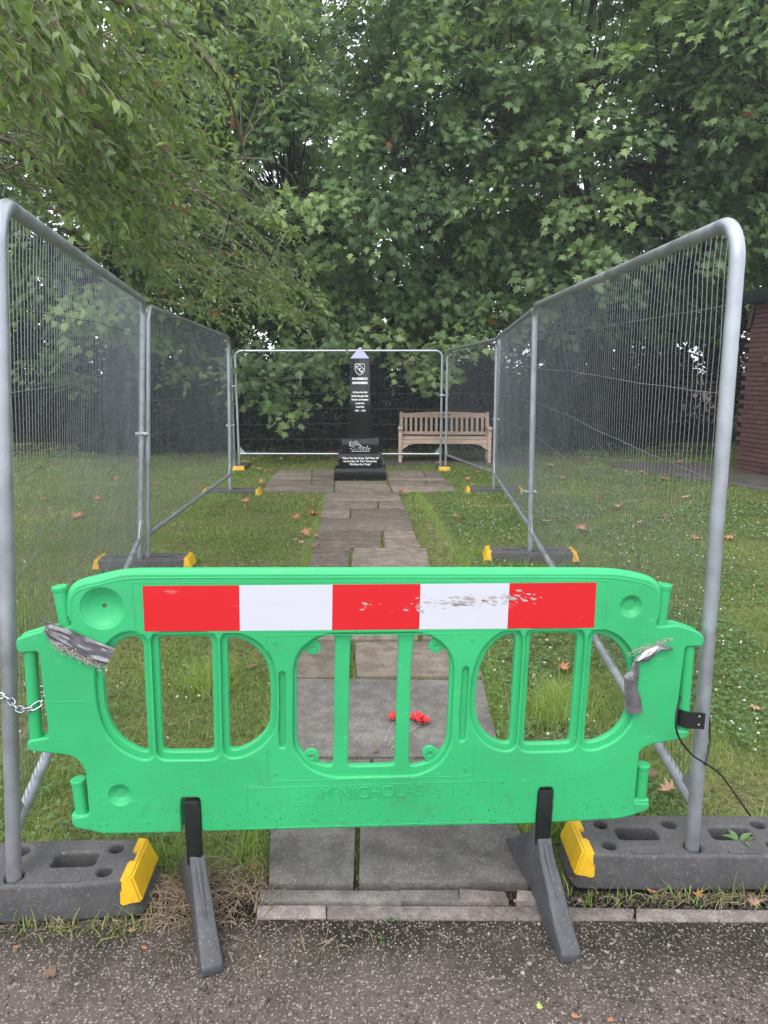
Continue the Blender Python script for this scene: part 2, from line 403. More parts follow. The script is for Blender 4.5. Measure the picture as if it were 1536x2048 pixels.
# ================================================================== GROUND
def grid_sheet(name, xs, ys, zf, mat):
    V = [(x, y, zf(x, y)) for y in ys for x in xs]; n = len(xs)
    F = [(j*n+i, j*n+i+1, (j+1)*n+i+1, (j+1)*n+i) for j in range(len(ys)-1) for i in range(n-1)]
    me = bpy.data.meshes.new(name); me.from_pydata(V, [], F); me.update()
    return finish(name, me, mat, None, smooth=True)
def soil_z(x, y):
    z = H(y)
    if y < 2.3: z -= .012 if y > 1.93 else .03
    return z + (.006 * noise.noise(Vector((x*3, y*3, 0))) if 1.9 < y < 30 else 0)
ys = list(np.arange(-6, 1.5, .8)) + list(np.arange(1.5, 3.0, .06)) + list(np.arange(3, 14, .22)) + list(np.arange(14, 30, 1.0)) + [34, 45, 70, 120, 250, 500]
xs = [-400, -150, -60, -30] + list(np.arange(-16, -2.5, 1)) + list(np.arange(-2.5, 2.5, .1)) + list(np.arange(2.5, 16, 1)) + [30, 60, 150, 400]
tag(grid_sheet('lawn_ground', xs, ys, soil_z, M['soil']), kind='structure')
# tarmac: gently rough sheet ending at the edging strip
def tar_z(x, y): return .002*noise.noise(Vector((x*9, y*9, 3))) + .004*noise.noise(Vector((x*1.7, y*1.7, 1)))
EDGE_Y0, EDGE_Y1 = 1.863, 1.919
xs2 = [-30, -8, -3] + list(np.arange(-1.6, 1.6, .04)) + [3, 8, 30]; ys2 = [-12, -3, 0, .8] + list(np.arange(1.3, 1.86, .04)) + [1.866]
# left of the edging the tarmac edge is ragged
tag(grid_sheet('tarmac', xs2, ys2, lambda x, y: tar_z(x, y), M['tarmac']), kind='structure')
# loose and exposed aggregate on the tarmac
ico = bmesh.new(); bmesh.ops.create_icosphere(ico, subdivisions=1, radius=1)
IV = np.array([v.co[:] for v in ico.verts]); IT = np.array([[v.index for v in f.verts] for f in ico.faces]); ico.free()
def rand_rot(n):
    d = rng.normal(size=(n, 3)); k = rng.normal(size=(n, 3)); return frames(d, k)
n = 8500
px = rng.uniform(-1.15, 1.2, n); py = rng.uniform(1.42, 1.862, n)
dens = np.clip(1.25 - (py - 1.5)*1.6, .35, 1); keep = rng.random(n) < dens; px, py = px[keep], py[keep]; n = len(px)
sz = rng.gamma(3.0, .00075, n) + .0012; sz[rng.random(n) < .012] *= 2.2
V, T, ti = scatter(IV, IT, np.stack([px, py, sz*.12 + .001], 1), rand_rot(n), np.stack([sz, sz*rng.uniform(.6, 1, n), sz*.5], 1), rng.beta(2.2, 2.2, n))
tag(np_mesh('aggregate_chippings', V, T, M['pebble'], tint=ti), 'small pale stone chippings showing in the old tarmac', 'gravel', kind='stuff')

# ================================================================== PAVING
SLABS = []     # exclusion quads for the grass (world xy)
def quad_piece(name, pts, top, thick, mat, parent, bev=.006, jitter=.004):
    """a stone from four world corners (counter-clockwise), each corner a little uneven"""
    cx = sum(p[0] for p in pts)/len(pts); cy = sum(p[1] for p in pts)/len(pts)
    ring = resample([(p[0], p[1]) for p in pts], .22); rr = []
    for (x, y) in ring:
        rr.append((x + random.uniform(-jitter, jitter), y + random.uniform(-jitter, jitter)))
    if area(rr) < 0: rr = rr[::-1]
    m = len(rr); tx, ty = random.uniform(-.006, .006), random.uniform(-.004, .004)
    V = [(x-cx, y-cy, H(y)-H(cy) + top + tx*(x-cx) + ty*(y-cy)) for x, y in rr] + [(x-cx, y-cy, H(y)-H(cy) + top - thick) for x, y in rr]
    F = [tuple(range(m)), tuple(range(2*m-1, m-1, -1))] + [(i, i+m, (i+1) % m + m, (i+1) % m) for i in range(m)]
    mb = MB(); mb.add(V, F); o = mb.build(name, mat, parent, bevel=bev, seg=2)
    o.location = (cx, cy, H(cy)); return o
path = empty('paved_path'); tag(path, kind='structure')
def z7(x, y): return (500 + x/3.491, 900 + y/3.491)
def slab(pxq, mat='slab', top=.022, gap=.003):
    w = [G(a, b, top) for a, b in pxq]; P = offset_poly([(p.x, p.y) for p in w], -gap)
    SLABS.append([(p.x, p.y) for p in w])
    return quad_piece('paving_slab', P, top, .06, M[mat], path)
SL7 = [  # zoom coordinates of corners: tl, tr, br, bl
 ((525,295),(1035,295),(1060,352),(518,352)),
 ((518,354),(889,354),(889,406),(505,406)), ((898,354),(1060,354),(1085,406),(899,406)),
 ((505,408),(697,408),(695,474),(485,474)), ((705,408),(1086,408),(1120,474),(702,474)),
 ((485,476),(1120,476),(1140,562),(470,562)),
 ((465,565),(920,565),(918,680),(410,680)), ((932,563),(1150,563),(1162,614),(932,614)), ((936,618),(1165,618),(1203,678),(942,678)),
 ((435,682),(702,682),(694,812),(400,812)), ((720,682),(1230,682),(1262,814),(708,812)),
 # centre front of the monument
 ((592,216),(950,216),(988,292),(592,292)),
 # left arm
 ((205,140),(432,140),(430,176),(160,176)), ((438,140),(588,140),(588,176),(436,176)),
 ((160,178),(430,178),(428,204),(140,204)), ((436,178),(588,178),(588,204),(434,204)),
 ((140,206),(428,206),(426,238),(118,238)), ((434,206),(588,206),(588,238),(432,238)),
 ((118,240),(586,240),(586,292),(80,288)),
 # right arm
 ((945,140),(1200,142),(1222,180),(960,180)), ((1205,142),(1318,150),(1345,182),(1228,180)),
 ((955,182),(1345,184),(1372,212),(962,208)),
 ((962,210),(1225,212),(1228,244),(978,244)), ((1232,212),(1374,214),(1410,246),(1236,246)),
 ((980,246),(1410,248),(1452,284),(1000,294)),
]
for q in SL7: slab([z7(*p) for p in q])
for q in [((612,1134.5),(762,1134.5),(755,1196),(600,1196)), ((765,1134.5),(860,1134.5),(880,1196),(759,1196)),
          ((603,1198),(835,1198),(838,1279),(590,1279)), ((842,1198),(885,1198),(925,1279),(845,1279)),
          ((590,1282),(702,1282),(701,1355),(578,1355)), ((709,1282),(930,1282),(967,1352),(712,1352))]:
    slab(q)
for q in [((578,1357),(968,1357),(1003,1513),(562,1513)),
          ((562,1516),(740,1516),(738,1641),(545,1641)), ((745,1516),(1003,1516),(1034,1641),(743,1641)),
          ((537,1644),(713,1644),(711,1767),(533,1767)), ((718,1644),(1036,1644),(1064,1767),(716,1767))]:
    slab(q, 'slab_near')
# small border stones in front of the path
for (a, b) in ((518, 796), (798, 914), (918, 1011), (1034, 1076)):
    q = [(a, 1779), (b, 1779 + (2 if b < 1000 else 3)), (b + 8, 1805), (a, 1803)]
    w = [G(x, y, .012) for x, y in q]; SLABS.append([(p.x, p.y) for p in w])
    tag(quad_piece('border_stone', [(p.x, p.y) for p in w], .014, .05, M['slab_near'] if a < 900 else M['kerb'], path, bev=.004))
kerb = empty('edging_strip'); tag(kerb, kind='structure')
kx = [513, 654, 1269, 1800, 2300]
for a, b in zip(kx[:-1], kx[1:]):
    def ky(x): return 1809 + max(0, (x-900))*.0155, 1836 + max(0, (x-900))*.010
    q = [(a+1.5, ky(a)[0]), (b-1.5, ky(b)[0]), (b-1.5, ky(b)[1]), (a+1.5, ky(a)[1])]
    w = [G(x, y, .006) for x, y in q]; SLABS.append([(p.x, p.y) for p in w])
    quad_piece('edging_stone', [(p.x, p.y) for p in w], .005, .08, M['kerb'], kerb, bev=.004, jitter=.0025)
apron = [G(1560, 998), G(1450, 975), G(1330, 953), G(1290, 930), G(1400, 930), G(1470, 945), G(1600, 962), ]
ap = [(p.x, p.y) for p in apron[:4]] + [(5.2, 13.2), (5.80, 12.2), (6.4, 9.0), (7.2, 4.0), (5.6, 4.0)]
ap = [(5.3, 9.2), (4.6, 11.0), (4.1, 12.4), (4.1, 13.1), (5.9, 13.1), (5.95, 11.6), (6.6, 8.0), (5.6, 8.0)]
o = quad_piece('concrete_apron', ap, .02, .06, M['concrete'], None, bev=.004); tag(o, kind='structure'); SLABS.append(ap)
bp = [G(872, 917), G(1015, 919), G(1015, 906), G(790, 904), G(790, 908)]
bp = [(.0, 12.75), (2.75, 12.6), (2.8, 13.9), (.0, 13.9)]
o = quad_piece('bench_paving', bp, .015, .05, M['concrete'], None, bev=.004); tag(o, kind='structure'); SLABS.append(bp)

# ================================================================== MONUMENT
mon = empty('war_memorial', (G(720, 962).x, 10.58, H(10.7)))
tag(mon, 'polished black granite obelisk memorial with white inscriptions on stepped base', 'memorial')
def tier(w, z0, z1, yf, name='plinth_step', d=None):
    d = d or w; mb = MB(); mb.box((0, yf + d/2, (z0+z1)/2), (w, d, z1-z0)); return mb.build(name, M['granite'], mon, bevel=.006, seg=2)
tier(.78, 0, .19, 0.0); tier(.66, .191, .405, .06); tier(.555, .406, .625, .1125)
yb, yt = .225, .25; hb, ht = .165, .14
V = [(-hb, yb, .626), (hb, yb, .626), (hb, yb+2*hb, .626), (-hb, yb+2*hb, .626), (-ht, yt, 1.81), (ht, yt, 1.81), (ht, yt+2*ht, 1.81), (-ht, yt+2*ht, 1.81)]
MB().add(V, ((0,3,2,1),(4,5,6,7),(0,1,5,4),(1,2,6,5),(2,3,7,6),(3,0,4,7))).build('shaft', M['granite'], mon, bevel=.003)
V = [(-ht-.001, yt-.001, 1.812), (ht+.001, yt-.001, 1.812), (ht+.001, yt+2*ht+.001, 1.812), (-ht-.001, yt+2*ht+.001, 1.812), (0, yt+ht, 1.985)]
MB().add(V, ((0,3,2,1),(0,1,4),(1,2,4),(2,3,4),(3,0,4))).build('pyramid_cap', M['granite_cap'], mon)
def shaft_y(z): return yb + (yt-yb)*(z-.626)/(1.81-.626)
def inscr(s, z, size, width=None, y=None, shear=0, off=.0012):
    me = text_mesh(s, size, .0008, off=off, shear=shear)
    xs_ = [v.co.x for v in me.vertices]; w = max(xs_) - min(xs_); k = (width / w) if width else 1
    upright(me, (0, (shaft_y(z) if y is None else y) - .0012, z), sx=k)
    finish('inscription', me, M['letter'], mon)
def mz(py, Y=10.82):                    # height of a picture row on the monument
    return AT(720, py, Y).z - H(10.7)
s7 = lambda zy: 690 + zy/7.065
inscr('SCARISBRICK', mz(s7(478)), .044, .236, off=.0022); inscr('REMEMBERS', mz(s7(537)), .044, .226, off=.0022)
for t_, zy, w_ in (('All those from this', 668, .222), ('Parish who gave their', 720, .252), ('lives for our freedom', 772, .252), ('in the First', 824, .135), ('World War', 876, .130), ('1914  -  1918', 928, .155)):
    inscr(t_, mz(s7(zy)), .036, w_, off=.0016)
for t_, zy, w_ in (("'When You Go Home, Tell Them Of", 1600, .55), ('Us And Say, For Your Tomorrow,', 1643, .50), ("We Gave Our Today'", 1686, .32)):
    inscr(t_, mz(s7(zy), 10.64), .040, w_, y=.06, shear=.25, off=.0012)
def strokes(name, lines, r, sx, x0, z0, y, closed=()):
    mb = MB()
    for L in lines: mb.tube([(x0 + a*sx, y, z0 - b*sx) for a, b in L], r, 4)
    return mb.build(name, M['letter'], mon)
u = 1/7.065 * 10.8/1452                # metres per zoom pixel
zc = mz(s7(345))
shield = [(-66,-75),(66,-75),(66,10),(50,45),(20,68),(0,78),(-20,68),(-50,45),(-66,10),(-66,-75)]
band1 = [(-62,-40),(40,58)]; band2 = [(-20,-75),(66,8)]
strokes('crest', [shield, band1, band2], .0042, u, 0, zc, shaft_y(zc)-.001)
mb = MB()
for a, b in ((-32,-42),(0,-8),(30,25)): mb.box((a*u, shaft_y(zc)-.001, zc-b*u), (.021, .002, .021), Matrix.Rotation(R(45), 3, 'Y'))
mb.build('crest_square', M['letter'], mon)
q = 1/19.2 * 10.75/1425; zc = AT(720, 892, 10.7).z - H(10.7)
def e_(pts): return [(a-760, b-430) for a, b in pts]
strokes('engraved_emblem', [e_(L) for L in (
  [(440,630),(480,560),(520,600),(560,480),(600,620),(640,500),(690,620),(740,480),(780,610),(840,520),(880,610),(930,500),(980,620),(1040,410),(1110,625)],
  [(430,632),(1120,632)], [(380,545),(450,520),(380,530)], [(1100,520),(1170,520),(1090,560)],
  [(345,280),(360,400),(400,450),(470,440),(540,370),(620,400),(720,390),(820,450),(920,490),(980,490)],
  [(345,280),(420,250),(450,300),(510,270),(500,340),(440,390),(400,330)], [(380,290),(400,430)],
  [(560,340),(570,230),(600,260),(635,225),(640,300),(680,320),(780,390),(830,470)],
  [(590,380),(610,300),(650,370)], [(990,600),(1040,420),(1080,540),(1010,560)], [(470,480),(520,450),(560,470)], [(700,450),(760,520),(800,460)],
  [(820,560),(860,520),(900,580)])], .0028, q, 0, zc, .1125-.001)

# ================================================================== GREEN BARRIER
BA = R(4.55); BU = Vector((math.cos(BA), math.sin(BA))); BNn = Vector((math.sin(BA), -math.cos(BA))); B0 = Vector((-.025, 1.9))
def BP(px, py):
    rx, ry, rz = ray(px, py); den = rx*BNn.x + ry*BNn.y; t = (B0.x*BNn.x + B0.y*BNn.y)/den
    p = Vector((rx*t, ry*t)); return ((p - B0).dot(BU), CAM_H + rz*t)
def BW(u_, depth, v):                    # barrier-local -> world
    p = B0 + BU*u_ - BNn*depth; return Vector((p.x, p.y, v))
bar = empty('pedestrian_barrier', (B0.x, B0.y, 0), BA)
tag(bar, 'bright green plastic pedestrian barrier with red and white reflective strip blocking the path', 'barrier')
def bpl(P): return [BP(*p) for p in P]
outline = [(205,1669),(364,1666),(361,1620),(362,1600),(366,1596),(396,1596),(400,1600),(402,1640),(403,1664),
 (1072,1648),(1076,1600),(1078,1580),(1082,1575),(1103,1575),(1107,1580),(1104,1620),(1101,1646),
 (1234,1639),(1254,1635),(1298,1621),(1300,1606),(1270,1606),(1279,1508),(1285,1498),(1301,1490),(1374,1478),(1381,1462),
 (1350,1462),(1372,1294),(1406,1294),(1410,1280),(1406,1270),(1396,1263),(1356,1250),(1314,1254),(1322,1191),(1319,1174),(1301,1159),(1240,1146.5),(1180,1145),
 (740,1145),(280,1146),(245,1147),(197,1160),(160,1167),(142,1180),(138,1195),(141,1254),(88,1260),(36,1276),(30,1284),(34,1308),(76,1304),(97,1475),(58,1482),(52,1488),(56,1503),(139,1512),(160,1524),(171,1546),(178,1630),(142,1637),(147,1656),(178,1662)]
W = {
 'w1': [(283,1283),(262,1276),(240,1282),(216,1305),(204,1335),(203,1372),(208,1420),(220,1457),(240,1484),(268,1502),(294,1510),(294,1500)],
 'w2': [(315,1283),(319,1277),(414,1277),(422,1285),(427,1503),(422,1508),(330,1509),(323,1503)],
 'w3': [(454,1284),(458,1278),(491,1285),(518,1304),(535,1331),(541,1378),(540,1442),(532,1466),(509,1489),(481,1503),(464,1505),(458,1500)],
 'r1': [(1034,1280),(1026.6,1269.4),(996,1283),(972,1310),(956.5,1356),(952,1417),(959.5,1453),(978,1478),(1002,1490),(1018,1491),(1022,1485)],
 'r2': [(1064,1274),(1069,1270),(1151.5,1269),(1159,1277),(1143,1485),(1137,1491),(1054,1493),(1050,1487)],
 'r3': [(1189,1279),(1195,1270),(1228,1280),(1253,1307),(1263,1344),(1261,1417),(1250,1447),(1228,1472),(1197,1487),(1178,1490),(1172,1484)],
 'c1': [(670,1279),(666,1274),(646,1276),(617,1293),(600,1313),(593,1333),(593,1488),(603,1511),(626,1529),(646,1536),(660,1538),(666.6,1533.6)],
 'c2': [(702,1278),(706,1274),(793,1272),(798,1277),(797,1336),(790.6,1531),(786,1536),(701,1538),(696,1534),(700,1336)],
 'c3': [(829,1276),(835,1271.5),(864,1277),(886.6,1290),(899.5,1313),(902,1336),(895,1485),(886.6,1505),(864,1528),(832,1537),(824,1537),(819,1532),(823.5,1336)]}
clip = [(587,1333),(597,1305),(620,1283),(645,1271),(670,1268),(845,1266),(875,1279),(899,1302),(909,1333),(903,1492),(880,1529),(838,1551),(665,1555),(620,1540),(594,1510),(586,1488)]
def sm(P, it=2): return chaikin(resample(bpl(P), .05), it)
def circ(u_, v, r, n=28): return [(u_ + r*math.cos(2*math.pi*k/n), v + r*math.sin(2*math.pi*k/n)) for k in range(n)]
dimples = [(BP(204,1217), .056, .022), (BP(1262,1213), .030, .016), (BP(240,1591), .030, .014)]
slots = [[(558,1349),(561,1345),(567,1345),(570,1349),(571,1490),(568,1496),(561,1496),(558,1490)], [(926,1340),(930,1335),(935,1335),(938,1340),(931,1477),(927,1482),(921,1482),(918,1477)]]
out_s = chaikin(resample(bpl(outline), .02), 1)
FR, CO = .009, .024    # half thickness of the front skin and of the body behind it
front = [out_s] + [offset_poly(sm(W[k]), .0185) for k in ('w1','w2','w3','r1','r2','r3')] + [sm(clip)] + [circ(c[0], c[1], r) for c, r, d in dimples] + [chaikin(bpl(s), 1) for s in slots]
me = curve_plate(front, FR, .006, 3); upright(me, (0, FR, 0)); finish('front_skin', me, M['green'], bar, smooth=True)
core = [offset_poly(out_s, -.0025)] + [sm(W[k]) for k in W] + [circ(c[0], c[1], r*.93) for c, r, d in dimples[:1]]
me = curve_plate(core, .011, .005, 3); upright(me, (0, .0245, 0)); finish('body_core', me, M['green'], bar, smooth=True)
back = [offset_poly(out_s, .001)] + [offset_poly(sm(W[k]), .012) for k in ('w1','w2','w3','r1','r2','r3')] + [sm(clip)]
me = curve_plate(back, .007, .006, 2); upright(me, (0, .0395, 0)); finish('back_skin', me, M['green'], bar, smooth=True)
for (c, r, dp), nm in zip(dimples, range(3)):
    Mx = Matrix(((1,0,0,c[0]),(0,0,-1,0),(0,1,0,c[1]),(0,0,0,1)))
    prof = [(r+.001, -.004), (r*.93, -.006), (r*.78, -dp*.62), (r*.5, -dp*.92), (.014, -dp), (.0065, -dp-.001), (.006, -dp-.006), (.0001, -dp-.006)]
    MB().lathe(prof, 32, Mx).build('round_recess', M['green'], bar, smooth=True)
    if nm == 0:
        MB().lathe([(.0001, -dp-.0045), (.0055, -dp-.0045)], 12, Mx).build('recess_hole', M['litter_brown'], bar)
    else: MB().lathe([(.0001, -dp-.0045), (.0042, -dp-.0045)], 12, Mx).build('recess_hole', M['black'], bar)
for s_ in slots:      # slot floors
    me = curve_plate([offset_poly(bpl(s_), .004)], .002, .0005, 1); upright(me, (0, .0135, 0)); finish('slot_floor', me, M['green'], bar)
# raised mould lines
def mould(P, r=.0013, closed=True):
    q_ = bpl(P); q_ = chaikin(resample(q_, .015), 1) if closed else q_
    if closed: q_.append(q_[0])
    MB().tube([(a, .0002, b) for a, b in q_], r, 6, cap=False).build('mould_line', M['green'], bar, smooth=True)
mould([(264,1166),(1217,1162),(1209,1258),(272,1267)])
mould([(534,1305),(533,1271),(963,1267),(958,1300)], closed=False); mould([(949,1490),(946,1552),(536,1563),(535,1500)], closed=False)
mould([(495,1577),(986,1561),(980,1643),(496,1657)])
mould([(862,1567),(907,1565),(907,1592),(862,1594)], .0009, closed=False); mould([(640,1602),(580,1604),(577,1590)], .0009, closed=False)
mould([(90,1404),(170,1404),(176,1412)], closed=False)
# bead along the top edge
tp = [BP(*p) for p in [(141,1252),(139,1200),(144,1182),(162,1169),(198,1161),(246,1149),(300,1147.5),(740,1146.5),(1180,1146.5),(1239,1148.5),(1299,1161),(1317,1176),(1320,1192),(1313,1252)]]
tp = chaikin(tp, 2, closed=False)
MB().tube([(a, .0215, b-.004) for a, b in tp], .016, 12).build('top_bead', M['green'], bar, smooth=True)
MB().tube([(a, .003, b-.012) for a, b in tp], .0042, 8).build('edge_rib', M['green'], bar, smooth=True)
# bolts, tabs
for p in ((551,1287),(945,1280),(552,1547),(932,1537),(534,1300)):
    c = BP(*p); Mx = Matrix(((1,0,0,c[0]),(0,0,-1,0),(0,1,0,c[1]),(0,0,0,1)))
    MB().lathe([(.006,.0002),(.0055,.0018),(.003,.002),(.0028,-.001)], 12, Mx).build('rivet', M['green'], bar, smooth=True)
for p, ang, hol in (((626,1299), 135, 0), ((874,1296), 45, 0), ((623,1518), 225, 1), ((861,1512), -45, 1)):
    c = BP(*p); d = Vector((math.cos(R(ang)), math.sin(R(ang)))); r = .022; w_ = Vector((-d.y, d.x))
    ring = [(c[0] + r*math.cos(R(ang+90+k*18)), c[1] + r*math.sin(R(ang+90+k*18))) for k in range(11)]
    ring += [tuple(Vector(c) + d*.034 - w_*.026), tuple(Vector(c) + d*.034 + w_*.026)]
    me = curve_plate([ring, circ(c[0], c[1], .006 if hol else .0035, 12)], .006, .002, 2); upright(me, (0, .021, 0)); finish('fixing_tab', me, M['green'], bar, smooth=True)
    Mx = Matrix(((1,0,0,c[0]),(0,0,-1,.021),(0,1,0,c[1]),(0,0,0,1)))
    MB().lathe([(.012,.0055),(.0115,.0085),(.009,.0085),(.0085,.0058)], 16, Mx).build('tab_ring', M['green'], bar, smooth=True)
# handle bars and hinge pegs
def peg(p0, p1, r, name, cap=True, dep=.024):
    a, b = BP(*p0), BP(*p1); A = Vector((a[0], dep, a[1])); B = Vector((b[0], dep, b[1])); d = (B-A)
    pts = [A, A+d*.02, A+d*.5, A+d*.9]; rr = [r, r, r, r]
    if cap: pts += [A+d*.905, A+d*.985, B]; rr += [r*1.13, r*1.15, r*1.03]
    else: pts += [B]; rr += [r]
    MB().tube(pts, rr, 20).build(name, M['green'], bar, smooth=True)
peg((66,1486),(53,1296), .0175, 'handle_bar', False); peg((1371,1470),(1386,1285), .0175, 'handle_bar', False)
peg((128,1262),(112,1177), .0185, 'hinge_peg'); peg((1326,1258),(1338,1173), .0185, 'hinge_peg')
peg((160,1640),(150,1567), .0185, 'hinge_peg'); peg((1286,1610),(1293,1536), .0185, 'hinge_peg')
for (a, b, w2) in ((142, 180, 1638), (1268, 1299, 1607)):   # sockets under the lower pegs
    l_ = bpl([(a, w2-6),(b, w2-6),(b, w2+12),(a, w2+12)]); me = curve_plate([l_], .022, .006, 2); upright(me, (0, .024, 0)); finish('peg_socket', me, M['green'], bar, smooth=True)
# reflective strip: five panels
tx_ = [285, 478.5, 665, 841, 1019, 1193]; bx_ = [289, 480, 664, 838.5, 1014.5, 1188]
for i in range(5):
    P = [(tx_[i], 1172-i*1.4), (tx_[i+1], 1172-(i+1)*1.4), (bx_[i+1], 1263-(i+1)*1.5), (bx_[i], 1263-i*1.5)]
    q_ = bpl(P); mb = MB(); V = [(a, -.0008, b) for a, b in q_] + [(a, .001, b) for a, b in q_]
    mb.add(V, ((3,2,1,0),(4,5,6,7),(0,1,5,4),(1,2,6,5),(2,3,7,6),(3,0,4,7)))
    o = mb.build('reflective_panel', M['retro_red'] if i % 2 == 0 else M['retro_white'], bar)
    o['label'] = 'red reflective panel' if i % 2 == 0 else 'white reflective panel'
# scuff flakes on the strip
mb = MB()
for _ in range(150):
    cx_ = random.gauss(930, 75); cz_ = random.gauss(1203 - (cx_-925)*.06, 7); a, b = BP(cx_, cz_)
    L = random.choice((.003, .005, .009, .014))*random.uniform(.6, 1.4); h_ = L*random.uniform(.10, .4); t_ = random.uniform(-.35, .15); n = 9
    V = [(a + L*math.cos(2*math.pi*k/n)*random.uniform(.5, 1), -.0011, b + (h_*math.sin(2*math.pi*k/n) + t_*L*math.cos(2*math.pi*k/n))*random.uniform(.5, 1)) for k in range(n)]
    mb.add(V, (tuple(range(n)),))
mb.build('scuff_marks', NT('grey_scuff').set(color=(.36, .34, .33), rough=.8).m, bar)['kind'] = 'stuff'
# moulded lettering
def relief(s, px0, px1, py, size, ext, bev, name='moulded_lettering'):
    me = text_mesh(s, size, ext, bev=bev); xs_ = [v.co.x for v in me.vertices]; w = max(xs_)-min(xs_); mid = (max(xs_)+min(xs_))/2
    a, b = BP(px0, py), BP(px1, py); k = (b[0]-a[0])/w
    upright(me, ((a[0]+b[0])/2 - mid*k, .0004, (a[1]+b[1])/2), sx=k); finish(name, me, M['green'], bar, smooth=True)
relief('M', 641, 663, 1587, .050, .0018, .0009); relief('C', 665.5, 675, 1580, .026, .0018, .0006); relief('NICHOLAS', 679, 845, 1584, .054, .0018, .0009)
relief('MELBA PRODUCTS LTD', 1113, 1199, 1541, .0115, .0006, .0002); relief('TEL 01706 525187', 1114, 1192, 1557, .0115, .0006, .0002)
# feet
def foot(px_up, py_top, tip, label):
    ft = empty('barrier_foot'); ft.parent = bar
    ub, vb = BP(px_up, py_top)
    base = BW(ub, .02, 0); tw = G(*tip); ang = math.atan2(tw.x - base.x, -(tw.y - base.y))
    ft.location = (ub, .02, 0); ft.rotation_euler = (0, 0, ang - BA)
    ft['label'] = label
    # tongue going up into the barrier, front face 3 mm behind the skin
    mb = MB(); mb.box((0, .0, (vb+.19)/2), (.046, .026, vb-.19)); o = mb.build('tongue', M['foot_dark'], bar, bevel=.007); o.location = (ub, .004, 0)
    L = (tw - base).length + .01
    def side(sgn, l):
        # top ridge falling to the toe, widening downwards
        prof = [(0, .225, .031), (.03, .222, .031), (.06, .175, .033), (.12, .135, .036), (l*.75, .065, .040), (l-.02, .042, .041), (l, .026, .038)]
        V = []
        for (d, z, hw) in prof:
            y = sgn*d
            zb = .0 if d > .10 else .02
            hw *= .84; V += [(-hw*1.0, y, zb), (hw*1.0, y, zb), (hw*.84, y, z), (-hw*.84, y, z)]
        F = []
        for i in range(len(prof)-1):
            a = i*4; b = a+4
            F += [(a,a+1,b+1,b),(a+1,a+2,b+2,b+1),(a+2,a+3,b+3,b+2),(a+3,a,b,b+3)]
        F += [(3,2,1,0), tuple(len(V)-4+k for k in range(4))]
        o = MB().add(V, F).build('leg', M['foot'], ft, bevel=.006, seg=3)
        # raised rib on the shoulder
        MB().tube([(0, sgn*.035, .21), (0, sgn*.065, .172), (0, sgn*.11, .140), (0, sgn*.15, .112)], [.007, .008, .006, .002], 8).build('rib', M['foot'], o, smooth=True)
    side(-1, L); side(1, L*.95)
foot(383, 1600, (425, 1946), 'left foot, turned well out to the right'); foot(1091, 1579, (1140, 1921), 'right foot')

# ================================================================== DUCT TAPE
def tape(name, P, n, m, amp, label, depth=-.004, seed=0, frayed=True, curl=0):
    """crumpled strip between two picture polylines (top edge, bottom edge) on the barrier face"""
    top, bot = P; V = []
    def lerp_line(L, t):
        t *= len(L)-1; i = min(int(t), len(L)-2); f = t-i; return (L[i][0]*(1-f)+L[i+1][0]*f, L[i][1]*(1-f)+L[i+1][1]*f)
    for j in range(m+1):
        for i in range(n+1):
            a = lerp_line(top, i/n); b = lerp_line(bot, i/n); f = j/m
            q_ = BP(a[0]*(1-f)+b[0]*f, a[1]*(1-f)+b[1]*f)
            w = noise.noise(Vector((i*.06+j*.25+seed, j*.55, seed)))*amp + (abs(noise.noise(Vector((i*.035+j*.1, j*.9+seed, 7)))) - .2)*amp*1.1
            V.append((q_[0], depth - abs(w) - curl*math.sin(f*math.pi)*.01, q_[1] + w*.25))
    F = [(j*(n+1)+i, j*(n+1)+i+1, (j+1)*(n+1)+i+1, (j+1)*(n+1)+i) for j in range(m) for i in range(n)]
    root = empty(name, (B0.x, B0.y, 0), BA); tag(root, label, 'tape', 'torn duct tape on the barrier')
    bm = bmesh.new(); me = bpy.data.meshes.new('strip'); me.from_pydata(V, [], F); bm.from_mesh(me)
    bmesh.ops.solidify(bm, geom=bm.faces[:], thickness=.0006); bm.to_mesh(me); bm.free()
    finish('strip', me, M['tape'], root, smooth=True)
    return root, V, n
tr, V_, n_ = tape('duct_tape', ([(95,1240),(106,1243),(150,1262),(190,1280),(232,1296)], [(89,1262),(104,1283),(140,1308),(175,1326),(210,1333)]), 44, 12, .008,
     'crumpled silver duct tape with frayed white edge on left shoulder of barrier', seed=2)
mb = MB()
for k in range(110):
    t_ = random.random(); x0 = 108 + t_*104; y0 = 1284 + t_*50 + random.uniform(-7, 4)
    pts = [(x0, y0)]; a = random.uniform(.4, 2.4)
    for s_ in range(5):
        a += random.uniform(-.9, .9); pts.append((pts[-1][0] + 2.6*math.cos(a), pts[-1][1] + 2.0*math.sin(a)))
    mb.tube([(BP(*p)[0], -.009 - random.uniform(0, .006), BP(*p)[1]) for p in pts], .0006, 3, cap=False)
mb.build('frayed_edge', M['thread'], tr)
tr, V_, n_ = tape('duct_tape', ([(1264,1318),(1290,1300),(1315,1287),(1342,1294)], [(1270,1322),(1295,1322),(1318,1299),(1340,1297)]), 26, 8, .007,
     'short torn flap of duct tape beside the right handle of barrier', seed=9, curl=1)
mb = MB()
for k in range(120):
    t_ = random.random(); x0 = 1258 + t_*80; y0 = 1306 - t_*26 + random.uniform(-5, 3)
    a = random.uniform(0, 6.3); pts = [(x0, y0)]
    for s_ in range(4):
        a += random.uniform(-.9, .9); pts.append((pts[-1][0] + 2.4*math.cos(a), pts[-1][1] + 1.5*math.sin(a)))
    mb.tube([(BP(*p)[0], -.003 - random.uniform(0, .003), BP(*p)[1]) for p in pts], .0005, 3, cap=False)
